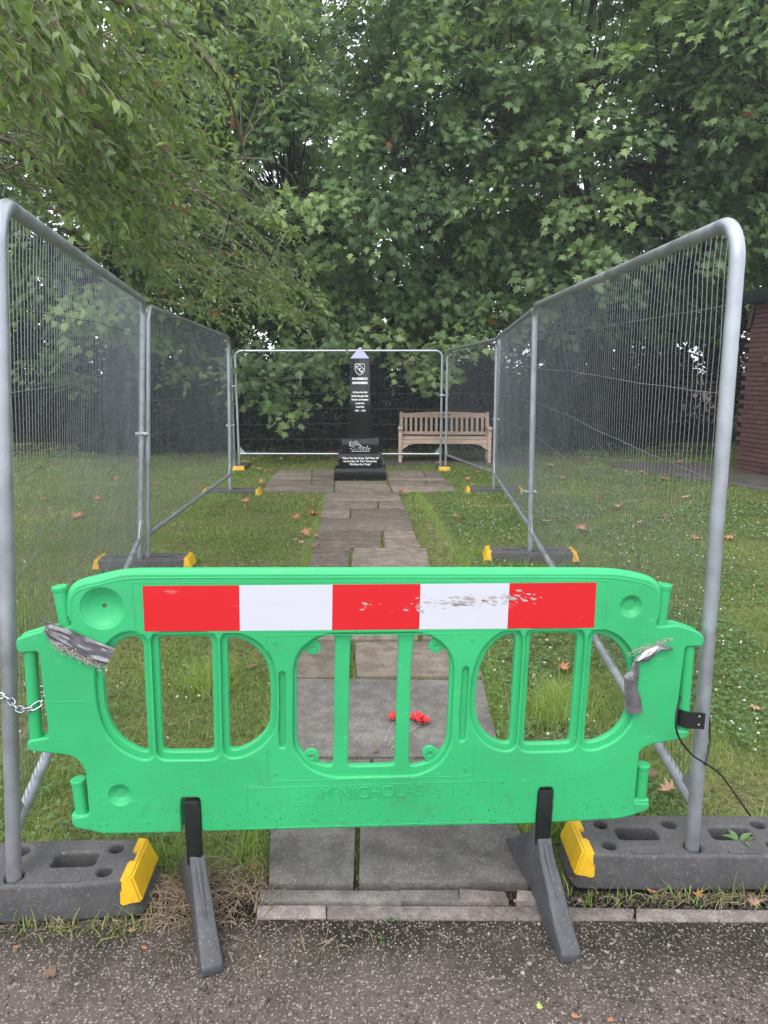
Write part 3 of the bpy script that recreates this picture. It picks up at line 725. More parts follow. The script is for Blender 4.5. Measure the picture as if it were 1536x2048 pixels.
mb.build('frayed_edge', M['thread'], tr)
tape('duct_tape', ([(1266,1320),(1256,1340),(1246,1352),(1248,1395),(1250,1424)], [(1277,1326),(1276,1352),(1271,1368),(1281,1396),(1283,1422)]), 40, 8, .007,
     'long hanging strip of duct tape over the right window edge of barrier', seed=5, curl=1)

# ================================================================== FENCES
def fence_panel(A, B, la, lb, label, top=2.03, sag=0.0):
    """A, B: world xy of the two uprights; la, lb: sideways lean of each upright at the top (along the panel's left normal)"""
    A = Vector((A[0], A[1], 0)); B = Vector((B[0], B[1], 0)); A.z = H(A.y); B.z = H(B.y)
    L = (B-A).length; ux = (B-A)/L; nrm = Vector((-ux.y, ux.x, 0)).normalized()
    root = empty('mesh_fence_panel', A); tag(root, label, 'fence panel', 'temporary mesh fence panels round the memorial')
    def P(s, z, w=0):
        t = s/L; return ux*s + Vector((0, 0, z)) + nrm*((la*(1-t) + lb*t)*(z/top) + w)
    r = .021; cr = .11
    pts = [P(0, .03), P(0, .6), P(0, 1.2), P(0, top-r-cr)]
    for k in range(1, 8): a = math.pi/2*k/8; pts.append(P(cr*(1-math.cos(a)), top-r-cr + cr*math.sin(a)))
    pts += [P(cr, top-r), P(L*.35, top-r), P(L*.65, top-r), P(L-cr, top-r)]
    for k in range(1, 8): a = math.pi/2*k/8; pts.append(P(L-cr+cr*math.sin(a), top-r-cr + cr*math.cos(a)))
    pts += [P(L, top-r-cr), P(L, 1.2), P(L, .6), P(L, .03)]
    MB().tube(pts, r, 14).build('frame_tube', M['galv'], root, smooth=True)
    zb = .265
    MB().tube([P(r*.8, zb), P(L*.3, zb-sag), P(L*.7, zb-sag), P(L-r*.8, zb)], .0185, 12).build('bottom_rail', M['galv'], root, smooth=True)
    for s0, sg in ((r*.9, 1), (L-r*.9, -1)):
        V = [P(s0, zb+.015, .003), P(s0 + sg*.10, zb+.015, .003), P(s0, zb+.13, .003), P(s0, zb+.015, -.003), P(s0 + sg*.10, zb+.015, -.003), P(s0, zb+.13, -.003)]
        MB().add(V, ((0,1,2),(5,4,3),(0,3,4,1),(1,4,5,2),(2,5,3,0))).build('corner_plate', M['galv'], root)
    hz = [.52, .78, 1.04, 1.30, 1.56, 1.80]
    for z in hz:
        ph = random.uniform(0, 6); pp = [P(s, z + .006*math.sin(s*2.1+ph) + random.uniform(-.003, .003), -.004 + random.uniform(-.002, .002)) for s in np.linspace(r*.5, L-r*.5, 14)]
        MB().tube(pp, .0018, 5).build('horizontal_wire', M['wire'], root, smooth=True)
    zs = [zb] + hz + [top-r]; nw = int(round((L-.05)/.0392)); bow = [random.uniform(-.004, .004) for _ in zs]
    off = [0.0]*len(zs)
    for i in range(1, nw):
        s = .025 + i*(L-.05)/nw
        off = [o*.75 + random.gauss(0, .0016) for o in off]
        if random.random() < .06:
            k = random.randrange(1, 7); off[k] += random.choice((-1, 1))*random.uniform(.004, .009)
        pp = []
        for k, z in enumerate(zs):
            pp.append(P(s + off[k], z, .004 if 0 < k < 7 else 0))
            if k < len(zs)-1: pp.append(P(s + (off[k]+off[k+1])*.5 + .0025*math.sin(i*.17 + k*2.3), (z+zs[k+1])/2, .004 + .002*math.sin(i*.31+k)))
        MB().tube(pp, .00112, 4, cap=False).build('vertical_wire', M['wire'], root, smooth=True)
    return root
PL1a, PL1b = (-1.126, 1.888), (-1.93, 5.42)
PL2a, PL2b = (-1.885, 5.47), (-2.02, 9.2)
PL3a, PL3b = (-2.03, 9.27), (-2.63, 12.42)
PBa, PBb = (-2.52, 12.3), (.98, 12.25)
PR3a, PR3b = (1.055, 12.1), (1.47, 9.4)
PR2a, PR2b = (1.46, 9.33), (1.215, 5.72)
PR1a, PR1b = (.992, 2.03), (1.195, 5.64)
fence_panel(PL1a, PL1b, -.150, -.155, 'nearest left mesh fence panel, chained to the green barrier', top=2.07)
fence_panel(PL2a, PL2b, -.13, -.06, 'middle left mesh fence panel under the overhanging cherry branches')
fence_panel(PL3a, PL3b, -.05, -.02, 'far left mesh fence panel seen almost edge on')
fence_panel(PBa, PBb, 0, 0, 'mesh fence panel closing the far end behind the black memorial')
fence_panel(PR3a, PR3b, .0, .02, 'far right mesh fence panel in front of the bench')
fence_panel(PR2a, PR2b, -.02, -.04, 'middle right mesh fence panel, narrow in view between two posts')
fence_panel(PR1a, PR1b, .032, .04, 'nearest right mesh fence panel with large rounded top corner', top=2.045)
# ---- blocks
HL, HWD, BH = .385, .108, .122
def block_meshes():
    pl = [(-HL, -HWD+.03), (-HL+.03, -HWD), (HL-.03, -HWD), (HL, -HWD+.03), (HL, HWD-.03), (HL-.03, HWD), (-HL+.03, HWD), (-HL, HWD-.03)]
    def rect(cx_, cy_, w, h): return chaikin([(cx_-w/2, cy_-h/2), (cx_+w/2, cy_-h/2), (cx_+w/2, cy_+h/2), (cx_-w/2, cy_+h/2)] if False else resample([(cx_-w/2, cy_-h/2), (cx_+w/2, cy_-h/2), (cx_+w/2, cy_+h/2), (cx_-w/2, cy_+h/2)], .03), 2)
    holes = [rect(-.155, .008, .135, .062), rect(.155, .008, .135, .062)]
    for x in (-.265, .265): holes += [circ(x, -.052, .022, 18), circ(x+.004, .055, .022, 18)]
    holes += [circ(0, -.062, .0265, 20), circ(-.03, .058, .0245, 20)]
    me = curve_plate([chaikin(pl, 1)] + holes, BH/2, .011, 3)
    for v in me.vertices:
        z = v.co.z + BH/2; f = 1 - z/BH; onout = abs(v.co.x) > .31 or abs(v.co.y) > .0925
        if onout:
            v.co.y += math.copysign(.007*f, v.co.y); v.co.x += (.014*f - .034*(1-f))*math.copysign(1, v.co.x) if abs(v.co.x) > .31 else 0
        v.co.z = z
    me.update(); return me
block_me = block_meshes(); block_me.materials.append(M['rubber']); block_me.polygons.foreach_set('use_smooth', [True]*len(block_me.polygons)); block_me.set_sharp_from_angle(angle=R(35))
mb = MB(); mb.box((0, 0, .008), (2*HL-.04, 2*HWD-.04, .012)); base_me = bpy.data.meshes.new('base_web'); base_me.from_pydata(mb.v, [], mb.f); base_me.materials.append(M['soil'])
mb = MB(); mb.box((0, -HWD+.02, BH+.0005), (.10, .02, .004))
grip_me = bpy.data.meshes.new('grip_recess'); grip_me.from_pydata(mb.v, [], mb.f); grip_me.materials.append(M['rubber'])
def cap_mesh():
    # yellow end cap, sloping outer face, with a notch towards the middle
    x0, x1 = HL-.060, HL-.004; y = HWD-.008; z0, z1 = .045, BH+.006
    prof = [(-y, x0), (-y*.10, x0), (-y*.10, x0+.016), (y*.22, x0+.016), (y*.22, x0), (y, x0)]
    V = []; top = [(p[1], p[0]) for p in prof] + [(x1-.022, y-.012), (x1-.022, -y+.012)]
    bot = [(p[1]-.0 if p[1] <= x0 else p[1], p[0]*1.12) for p in prof] + [(x1+.007, y-.006), (x1+.007, -y+.006)]
    m = len(top); V = [(a, b + math.copysign(.002, b), z1) for a, b in top] + [(a, b*1.0 + math.copysign(.006, b), z0) for a, b in bot]
    F = [tuple(range(m)), tuple(range(2*m-1, m-1, -1))] + [(i, i+m, (i+1) % m + m, (i+1) % m) for i in range(m)]
    me = bpy.data.meshes.new('end_cap'); me.from_pydata(V, [], F)
    bm = bmesh.new(); bm.from_mesh(me); bmesh.ops.recalc_face_normals(bm, faces=bm.faces)
    bmesh.ops.bevel(bm, geom=[e for e in bm.edges if e.calc_face_angle(0) > R(30)], offset=.006, segments=2, affect='EDGES', clamp_overlap=True); bm.to_mesh(me); bm.free()
    me.polygons.foreach_set('use_smooth', [True]*len(me.polygons)); me.set_sharp_from_angle(angle=R(40)); me.materials.append(M['yellow']); return me
cap_me = cap_mesh(); BLOCKS = []
def block(x, y, rz, label, dz=0):
    root = empty('fence_foot_block', (x, y, H(y)+dz), rz); tag(root, label, 'fence foot', 'recycled rubber feet holding the mesh fence')
    for nm, me_, x_ in (('block_body', block_me, 0), ('base_web', base_me, 0), ('grip_recess', grip_me, -.155), ('grip_recess', grip_me, .155)):
        o = bpy.data.objects.new(nm, me_); C.objects.link(o); o.parent = root; o.location.x = x_
    for a in (0, math.pi):
        o = bpy.data.objects.new('end_cap', cap_me); C.objects.link(o); o.parent = root; o.rotation_euler = (0, 0, a)
    BLOCKS.append((x, y, rz)); return root
block(-1.122, 1.955, R(3), 'grey rubber fence foot with yellow end at left front corner')
block(.992, 2.092, R(0), 'grey rubber fence foot with yellow end at right front corner')
block(-1.90, 5.46, R(3), 'rubber fence foot under the first left fence joint, below the cherry', -.03)
block(-2.0, 9.24, R(-2), 'rubber fence foot under the second left fence joint', -.05)
block(1.205, 5.68, R(-3), 'rubber fence foot among white clover under the first right fence joint', -.03)
block(1.47, 9.36, R(-2), 'rubber fence foot under the second right fence joint, beside the memorial paving', -.05)
block(-2.50, 12.45, R(90), 'rubber fence foot seen end on at far left corner of enclosure', -.05)
block(1.03, 12.35, R(90), 'rubber fence foot seen end on at far right corner by the bench', -.05)
# ---- couplers
def coupler(p, wdt, label, rz=0):
    root = empty('fence_coupler', p, rz); tag(root, label, 'fence clip', 'metal clips joining the fence panels')
    mb = MB(); mb.box((0, -.026, 0), (wdt, .006, .032)); mb.box((0, .026, 0), (wdt, .006, .032)); mb.build('clamp_plate', M['chain'], root, bevel=.001)
    MB().tube([(0, -.055, 0), (0, .045, 0)], .005, 8).build('bolt', M['chain'], root, smooth=True)
    MB().tube([(0, -.042, 0), (0, -.030, 0)], .011, 6).build('nut', M['chain'], root)
coupler((PL1b[0]+.085, 5.445, 1.15), .10, 'metal clip at mid height joining the two nearest left panels')
coupler((PR1b[0]-.015, 5.67, .66), .10, 'metal clip low on the joint of the two nearest right panels')
coupler((PL2b[0]+.03, 9.24, .93), .10, 'metal clip joining the middle and far left panels')
coupler((1.47, 9.36, 1.0), .09, 'metal clip joining the middle and far right panels')
coupler((-2.575, 12.33, 1.37), .19, 'metal clip bridging the far left fence corner')
coupler((1.02, 12.2, 1.22), .15, 'metal clip bridging the far right fence corner in front of the bench')

# ================================================================== CHAIN, CLAMP, CABLE
chain = empty('steel_chain', (0, 0, 0)); tag(chain, 'bright steel chain tying the barrier handle to the left fence post', 'chain')
def link_mesh():
    pts = []; a, b = .016, .0085
    for k in range(20):
        t = 2*math.pi*k/20; pts.append(Vector((a*math.copysign(abs(math.cos(t))**.7, math.cos(t)), b*math.copysign(abs(math.sin(t))**.8, math.sin(t)), 0)))
    mb = MB(); n = 6; V = []
    for k in range(20):
        t = (pts[(k+1) % 20]-pts[k-1]).normalized(); w = Vector((0, 0, 1)); s_ = t.cross(w)
        for j in range(n): an = 2*math.pi*j/n; V.append(pts[k] + (s_*math.cos(an) + w*math.sin(an))*.0026)
    F = [(k*n+j, k*n+(j+1) % n, ((k+1) % 20)*n+(j+1) % n, ((k+1) % 20)*n+j) for k in range(20) for j in range(n)]
    me = bpy.data.meshes.new('chain_link'); me.from_pydata(V, [], F); me.polygons.foreach_set('use_smooth', [True]*len(me.polygons)); me.materials.append(M['chain']); return me
link_me = link_mesh()
def chain_run(P, pitch=.026, ph=0):
    d = [0]
    for a, b in zip(P[:-1], P[1:]): d.append(d[-1] + (b-a).length)
    def at(s):
        for i in range(len(P)-1):
            if s <= d[i+1]: return P[i].lerp(P[i+1], (s-d[i])/(d[i+1]-d[i]))
        return P[-1]
    k = 0; s = 0
    while s + pitch < d[-1]:
        a, b = at(s), at(s+pitch); c = (a+b)/2; t = (b-a).normalized()
        q_ = t.to_track_quat('X', 'Z'); o = bpy.data.objects.new('chain_link', link_me); C.objects.link(o); o.parent = chain
        o.matrix_local = Matrix.Translation(c) @ q_.to_matrix().to_4x4() @ Matrix.Rotation(R(40 + 90*(k % 2)) + ph, 4, 'X'); k += 1; s += pitch
hb = BW(BP(62, 1420)[0], .024, BP(62, 1420)[1])       # middle of the handle bar
pst = Vector((PL1a[0] + .050, 1.91, hb.z))
chain_run([Vector((pst.x-.03, pst.y-.034, hb.z+.022)), Vector((pst.x+.01, pst.y-.036, hb.z+.012)), Vector((hb.x-.028, hb.y-.026, hb.z-.002)), Vector((hb.x+.004, hb.y-.028, hb.z+.004)), Vector((hb.x+.030, hb.y-.005, hb.z+.018)), Vector((hb.x+.028, hb.y+.03, hb.z+.03)),
           Vector((hb.x-.01, hb.y+.04, hb.z+.035)), Vector((pst.x+.035, pst.y+.03, hb.z+.06))])
chain_run([Vector((hb.x+.030, hb.y+.012, hb.z+.005)), Vector((hb.x+.036, hb.y+.03, hb.z-.05)), Vector((hb.x+.046, hb.y+.035, hb.z-.115))])
chain_run([Vector((pst.x+.036, pst.y+.02, hb.z+.03)), Vector((pst.x+.046, pst.y+.02, hb.z-.04)), Vector((pst.x+.055, pst.y+.02, hb.z-.12)), Vector((pst.x+.035, pst.y+.02, hb.z-.165))])
rc = BW(BP(1377, 1440)[0], .022, BP(1377, 1440)[1])
cl = empty('black_plastic_clamp', rc, BA); tag(cl, 'black plastic clamp gripping the right barrier handle and fence post', 'clamp')
def bent(P, h, th, name, mat, parent):
    mb = MB(); pl = P; V = []; 
    off = offset_poly(P, 0)
    n_ = len(P)
    for z in (-h/2, h/2):
        for (x, y) in P: V.append((x, y, z + x*-.12))
    me = bpy.data.meshes.new(name); F = [(i, i+1, n_+i+1, n_+i) for i in range(n_-1)]; me.from_pydata(V, [], F)
    bm = bmesh.new(); bm.from_mesh(me); bmesh.ops.solidify(bm, geom=bm.faces[:], thickness=th); bm.to_mesh(me); bm.free()
    return finish(name, me, mat, parent, smooth=True)
arc = [(-.021*math.cos(R(a)), -.021*math.sin(R(a))*1.1) for a in range(-60, 100, 20)]
band = [(-.012, .026)] + [(-.026*math.cos(R(a)), -.026*math.sin(R(a))) for a in range(-40, 91, 13)] + [(.02, -.026), (.034, -.022), (.05, -.026)]
bent(band, .052, .006, 'clamp_band', M['black'], cl)
for z in (-.014, .013):
    MB().lathe([(.0001, .0015), (.003, .0015), (.004, 0)], 10, Matrix(((1,0,0,.03),(0,0,-1,-.029),(0,1,0,z),(0,0,0,1)))).build('rivet', M['chain'], cl)
cab = MB(); ry = 2.0
cpts = [AT(1362,1393,1.93), AT(1354,1420,1.92), AT(1352,1455,1.91), AT(1362,1482,1.93), AT(1385,1510,1.96), AT(1411,1527,1.975), AT(1440,1548,2.02), AT(1470,1588,2.12), AT(1502,1634,2.2), AT(1515,1655,2.22)]
cp2 = []
for i in range(len(cpts)-1):
    p0, p1, p2, p3 = cpts[max(i-1,0)], cpts[i], cpts[i+1], cpts[min(i+2, len(cpts)-1)]
    for k in range(6):
        t = k/6; cp2.append(.5*((2*p1) + (-p0+p2)*t + (2*p0-5*p1+4*p2-p3)*t*t + (-p0+3*p1-3*p2+p3)*t**3))
cp2.append(cpts[-1])
croot = empty('black_cable', cpts[0]); tag(croot, 'thin black cable hanging from the clamp and trailing past the fence post', 'cable')
MB().tube([p - cpts[0] for p in cp2], .0032, 8).build('cable_run', M['black'], croot, smooth=True)
lp = [AT(1411,1400,2.06), AT(1419,1440,2.06), AT(1420,1480,2.05), AT(1417,1505,2.02), AT(1411,1526,1.975)]
MB().tube([p - cpts[0] for p in lp], .0032, 8).build('cable_loop', M['black'], croot, smooth=True)
MB().lathe([(.0001,-.006),(.006,-.004),(.006,.004),(.0001,.006)], 10, Matrix.Translation(AT(1411,1527,1.972)-cpts[0])).build('cable_knot', M['black'], croot, smooth=True)

# ================================================================== BENCH
bx0 = AT(797, 905, 13.6).x; bx1 = AT(978, 905, 13.4).x; BL = bx1 - bx0
bench = empty('wooden_bench', ((bx0+bx1)/2, 13.35, H(13.3)+.015), R(-3)); tag(bench, 'weathered teak bench with slatted back and armrests beyond the fence', 'bench')
hw = BL/2
def bx(name, c, d, rot=None, parent=bench): return MB().box(c, d, rot).build(name, M['wood'], parent, bevel=.005, seg=1)
tilt = Matrix.Rotation(R(-10), 3, 'X')
for sx_ in (-1, 1):
    bx('front_leg', (sx_*(hw-.035), -.27, .31), (.065, .065, .62)); bx('rear_leg', (sx_*(hw-.035), .26, .215), (.065, .065, .43))
    bx('back_post', (sx_*(hw-.035), .31, .66), (.065, .06, .48), tilt)
    a = bx('armrest', (sx_*(hw-.035), -.02, .635), (.085, .60, .035)); MB().tube([(sx_*(hw-.035)-.04, -.31, .628), (sx_*(hw-.035)+.04, -.31, .628)], .026, 8).build('scroll', M['wood'], a, smooth=True)
    bx('arm_brace', (sx_*(hw-.035), .0, .20), (.05, .5, .05))
bx('seat_rail', (0, -.265, .385), (BL-.14, .035, .075)); bx('rear_rail', (0, .25, .385), (BL-.14, .035, .075))
for k in range(5): bx('seat_slat', (0, -.235+k*.105, .44), (BL-.02, .085, .022))
for sx_ in (-1, 1):      # curved brackets under the front rail
    V = [(sx_*(hw-.07), -.275, .345), (sx_*(hw-.07), -.275, .24), (sx_*(hw-.12), -.275, .27), (sx_*(hw-.2), -.275, .325), (sx_*(hw-.30), -.275, .345)]
    V += [(a, b+.025, c) for a, b, c in V]
    MB().add(V, ((0,1,2,3,4),(9,8,7,6,5),(0,5,6,1),(1,6,7,2),(2,7,8,3),(3,8,9,4),(4,9,5,0))).build('corner_bracket', M['wood'], bench)
def bk(z): return .27 + (z-.45)*math.tan(R(10))
bx('lower_back_rail', (0, bk(.50), .50), (BL-.12, .03, .06), tilt)
tr_ = MB(); N = 16; V = []
for i in range(N+1):
    x = -hw+.06 + (BL-.12)*i/N; c_ = .028*math.exp(-((x)/(hw*.62))**4)
    for (dz, dy) in ((-.04, -.015), (-.04, .015), (.045+c_, .015), (.045+c_, -.015)): V.append((x, bk(.83)+dy, .83+dz))
F = [];
for i in range(N):
    a = i*4; b = a+4; F += [(a,b,b+1,a+1),(a+1,b+1,b+2,a+2),(a+2,b+2,b+3,a+3),(a+3,b+3,b,a)]
tr_.add(V, F).build('top_back_rail', M['wood'], bench, bevel=.004, seg=1)
mb = MB(); mb.box((.04, bk(.84)-.018, .845), (.16, .004, .04)); mb.build('plaque', NT('dull_plaque').set(color=(.16, .15, .14), metal=.6, rough=.5).m, bench)
for k in range(16):
    x = -hw+.125 + (BL-.25)*k/15; bx('back_slat', (x, bk(.665)+.002, .665), (.05, .016, .29), tilt)

# ================================================================== BRICK BUILDING
wa, wb = Vector((5.90, 11.75)), Vector((7.20, 5.0)); wd = (wb-wa).normalized(); wn_ = Vector((wd.y, -wd.x))
if wn_.x > 0: wn_ = -wn_
yaw = math.atan2(wd.y, wd.x)
bld = empty('brick_building', (wa.x, wa.y, H(11.7)), yaw); tag(bld, 'low dark red brick building with flat roof beyond the right fence', 'building')
WL = 6.8; WH = 2.70; side_ = 1 if (Vector((-wd.y, wd.x)).x > 0) else -1      # local +y or -y is inside
mb = MB(); mb.box((WL/2, side_*(3.0/2+.012), WH/2), (WL, 3.0, WH)); mb.build('wall', M['mortar'], bld)
mb = MB(); mb.box((WL/2, side_*1.45, WH+.11), (WL+.16, 3.2, .20)); mb.build('roof_fascia', M['fascia'], bld, bevel=.01)
brick_me = []
for k in range(3):
    mb = MB(); mb.box((0, 0, 0), (.222, .05, .0625)); me = bpy.data.meshes.new('brick'); me.from_pydata(mb.v, [], mb.f)
    bm = bmesh.new(); bm.from_mesh(me)
    for v in bm.verts: v.co += Vector((random.uniform(-.002, .002), random.uniform(-.003, .003), random.uniform(-.0015, .0015)))
    bm.to_mesh(me); bm.free(); me.materials.append(M['brick']); brick_me.append(me)
rest = MB(); nb = 0
for c in range(36):
    z = .0375 + c*.075
    for k in range(-1, 31):
        x = .1125 + k*.225 + (.1125 if c % 2 else 0)
        if x < .1 and c % 2 == 0 and k < 0: continue
        if x > WL: continue
        if x < 0: continue
        if k < 8 and nb < 290:
            o = bpy.data.objects.new('brick', brick_me[(k+c) % 3]); C.objects.link(o); o.parent = bld; o.location = (x, side_*(.012+random.uniform(-.002, .002)), z); nb += 1
        else: rest.box((x, side_*.012, z), (.222, .05, .0625))
o = rest.build('brickwork', M['brick'], bld); o['kind'] = 'stuff'
mb = MB(); mb.box((.42, -side_*.03, 1.83), (.09, .06, .10)); mb.build('vent_box', NT('vent_brown').set(color=(.10, .05, .05), rough=.6).m, bld, bevel=.008)
mb = MB(); mb.tube([(.06, -side_*.05, 2.68), (.05, -side_*.07, 2.5), (.03, -side_*.07, 2.35)], .03, 8); mb.build('downpipe', M['black'], bld, smooth=True)

# ================================================================== FOLIAGE
# palmate leaf: stalk at origin, tip +Y, slightly folded
half = [(0, 0), (.14, -.05), (.38, -.10), (.24, .12), (.58, .30), (.25, .38), (.34, .64), (.12, .60), (0, 1.05)]
def palmate():
    V = [(0, .30, .0)]; L = [(x, y) for x, y in half]; Rr = [(-x, y) for x, y in half[1:-1]][::-1]
    for x, y in L + Rr: V.append((x, y, -.28*abs(x) - .22*max(0, y-.45)**1.5 + .02*math.sin(9*y)))
    n = len(V)-1; return np.array(V), np.array([(0, 1+i, 1+(i+1) % n) for i in range(n)])
PV, PT = palmate()
OV = np.array([(0,0,0),(.16,.22,.02),(.21,.48,.02),(.12,.76,-.08),(0,1.0,-.24),(-.12,.76,-.08),(-.21,.48,.02),(-.16,.22,.02),(0,.4,-.05),(0,.75,-.13)])
OT = np.array([(0,1,8),(1,2,8),(2,9,8),(2,3,9),(3,4,9),(4,5,9),(5,6,9),(6,8,9),(6,7,8),(7,0,8)])
QV = np.array([(0,0,0),(.42,.45,-.10),(0,1,-.12),(-.42,.45,-.10)]); QT = np.array([(0,1,2),(0,2,3)])
FV = np.array([(0,.1,0),(.40,-.05,-.1),(.30,.22,-.06),(.46,.48,-.14),(.15,.55,-.05),(0,1,-.2),(-.15,.55,-.05),(-.46,.48,-.14),(-.30,.22,-.06),(-.40,-.05,-.1)]); FT = np.array([(0,1,2),(0,2,4),(2,3,4),(0,4,6),(4,5,6),(0,6,8),(6,7,8),(0,8,9)])
def clump_leaves(centres, outs, nper, rad, size, tv, tt, droop=.5, flat=.3, tbias=None):
    n = len(centres)*nper; ci = np.repeat(np.arange(len(centres)), nper)
    nc = np.array([0, 0, 1.0]) + outs*.75; nc /= np.linalg.norm(nc, axis=1, keepdims=True)
    off = rng.normal(size=(n, 3)); off /= np.linalg.norm(off, axis=1, keepdims=True); off *= rng.random((n, 1))**.45
    N = nc[ci]; h = np.sum(off*N, axis=1, keepdims=True); off = off - N*h*(1-flat)
    rr = (rad[ci] if np.ndim(rad) else rad); off *= (rr[:, None] if np.ndim(rr) else rr)
    lat = np.linalg.norm(off, axis=1)
    pos = centres[ci] + off; pos[:, 2] -= .35*lat**2/(np.mean(rr)+.01)
    d = off/(lat[:, None]+1e-6) + outs[ci]*.6 + rng.normal(size=(n, 3))*.45; d[:, 2] -= droop
    nn = N + rng.normal(size=(n, 3))*.5
    sc = size*rng.uniform(.5, 1.22, n)
    base = (tbias if tbias is not None else rng.random(len(centres)))[ci]
    tint = np.clip(base*.66 + rng.random(n)*.30 + .10*(lat/(rr if np.ndim(rr) else rad)) - .05, 0, .98); tint[rng.random(n) < .0012] = 1.0
    return scatter(tv, tt, pos, frames(d, nn), sc, tint)
def ell_points(cen, rad, n, zmin, shell=.35, front=0.0):
    P = [];
    while len(P) < n:
        v = rng.normal(size=3); v /= np.linalg.norm(v); r = 1 - shell*rng.random()**1.3
        if front and v[1] > .35 and rng.random() < front: continue
        # lumpy outline
        lump = 1 + .20*noise.noise(Vector(v*2.3) + Vector(cen)*.3) + .10*noise.noise(Vector(v*6))
        p = np.array(cen) + v*np.array(rad)*r*lump
        if p[2] < zmin + .8*noise.noise(Vector((p[0]*.5, p[1]*.5, 1))): continue
        P.append((p, v))
    return np.array([p for p, v in P]), np.array([v for p, v in P])
def bend(a, b, sagk, n=6, wob=.06):
    L = (b-a).length; o1 = Vector((random.gauss(0, wob), random.gauss(0, wob), random.gauss(0, wob)))*L
    out = []
    for i in range(n+1):
        t = i/n; p = a.lerp(b, t) + Vector((0, 0, 1))*sagk*L*math.sin(math.pi*t) + o1*math.sin(math.pi*t)
        out.append(p)
    return out
def tree(name, base, trunk_h, crowns, label, mat='sycamore', nclump=260, nper=52, lsize=.168, crad=.55, zmin=2.0, tmpl=(PV, PT), tr=.28, lean=(0, 0), extra=None, front=.75, group=None, barkm='bark', limbs=9):
    bz = H(base[1]); root = empty(name, (base[0], base[1], bz)); tag(root, label, 'tree', group)
    rel = np.array([base[0], base[1], bz]); VV, TT, II = [], [], []; o = 0; allc = []
    for (cen, rad, w) in crowns:
        cs, vs = ell_points(cen, rad, int(nclump*w), zmin, front=front); allc.append((cs, vs))
    if extra is not None: allc.append(extra)
    for cs, vs in allc:
        V, T, ti = clump_leaves(cs, vs, nper, rng.uniform(.7, 1.25, len(cs))*crad, lsize, *tmpl)
        VV.append(V - rel); TT.append(T + o); II.append(ti); o += len(V)
    np_mesh('crown', np.vstack(VV), np.vstack(TT), M[mat], root, np.concatenate(II))
    top = Vector((lean[0], lean[1], trunk_h)); mb = MB()
    tp_ = bend(Vector((0, 0, -.1)), top, 0, 6, .03); mb.tube(tp_, [tr*(1.25 if i == 0 else 1 - .4*i/6) for i in range(7)], 12)
    mb.build('trunk', M[barkm], root, smooth=True)
    cs = np.vstack([c for c, v in allc]) - rel; k = limbs; idx = rng.choice(len(cs), k, replace=False); nodes = cs[idx]*.62 + np.array([lean[0], lean[1], trunk_h])*.38
    d2 = ((cs[:, None] - nodes[None])**2).sum(2); own = d2.argmin(1)
    for j in range(k):
        mb = MB(); nd = Vector(nodes[j]); st = Vector(tp_[random.choice((3, 4, 5, 6))])
        mb.tube(bend(st, nd, .06, 6, .05), [tr*.42*(1-.6*i/6) for i in range(7)], 8)
        mem = cs[own == j]
        for c in mem[:26]:
            mb.tube(bend(nd.lerp(st, random.random()*.2), Vector(c), .08, 4, .07), [tr*.09, tr*.075, tr*.055, tr*.04, .005], 4, cap=False)
        mb.build('limb', M[barkm], root, smooth=True)
    return root
def hang(points, Y0, n=1, spread=.35):
    """clump centres for sprays seen at picture points"""
    P = []; Vv = []
    for (a, b, dY) in points:
        for _ in range(n):
            p = AT(a + random.uniform(-14, 14), b + random.uniform(-12, 12), Y0 + dY + random.uniform(-spread, spread)); P.append(tuple(p)); Vv.append((random.uniform(-.4, .4), -.8, .1))
    return np.array(P), np.array(Vv)
tree('sycamore_tree', (4.9, 17.2), 3.6, [((3.9, 15.6, 6.6), (4.6, 4.3, 4.4), 1.0), ((7.2, 17.2, 7.0), (2.6, 2.0, 4.4), .38), ((1.8, 17.5, 8.6), (3.0, 1.8, 3.0), .22)], 'large sycamore with forked dark trunk behind the right fence', nclump=520, zmin=2.5, lean=(.2, -.5),
     extra=hang([(840,700,0),(860,735,0),(850,755,.2),(820,690,.2),(900,690,0),(930,660,0),(980,650,0),(1030,640,.3),(760,660,0),(880,720,.2),(1000,600,0),(960,620,0)], 12.9, 1))
tree('sycamore_tree', (-.6, 18.4), 3.8, [((-.5, 15.8, 6.4), (4.3, 4.0, 4.3), 1.0), ((-3.4, 16.8, 6.6), (2.0, 1.8, 3.6), .25)], 'large sycamore standing behind the black memorial', nclump=500, zmin=2.3, lean=(.3, -.6),
     extra=hang([(500,715,0),(525,735,0),(548,730,0),(490,752,.1),(505,780,.1),(560,795,.1),(577,820,.1),(600,725,.3),(640,745,.4),(620,715,0),(660,700,0),(480,730,0),(690,750,.4),(700,690,.2),(590,700,0)], 12.9, 1))
tree('sycamore_tree', (-6.4, 17.0), 3.4, [((-5.6, 15.2, 6.4), (4.2, 3.8, 4.5), 1.0)], 'sycamore behind the left fence, half hidden by cherry branches', nclump=400, zmin=2.0, lean=(.4, -.3),
     extra=hang([(120,740,0),(160,770,0),(90,720,0),(60,740,0),(300,730,0),(350,740,0)], 14.5, 1))
tree('sycamore_tree', (10.8, 17.5), 3.6, [((9.6, 16.0, 6.9), (4.4, 4.2, 4.8), 1.0)], 'sycamore rising above the brick building', nclump=440, zmin=3.0, lean=(-.4, -.4))
tree('sycamore_tree', (7.6, 13.4), 4.6, [((6.9, 12.6, 7.2), (3.0, 2.4, 2.9), 1.0)], 'leafy sycamore boughs reaching forward over the brick building', nclump=150, zmin=4.4, lean=(-.5, -.4), tr=.22)
far = dict(mat='sycamore_far', tmpl=(FV, FT), lsize=.30, nper=46, crad=.95, front=.8, group='trees filling the background', limbs=6)
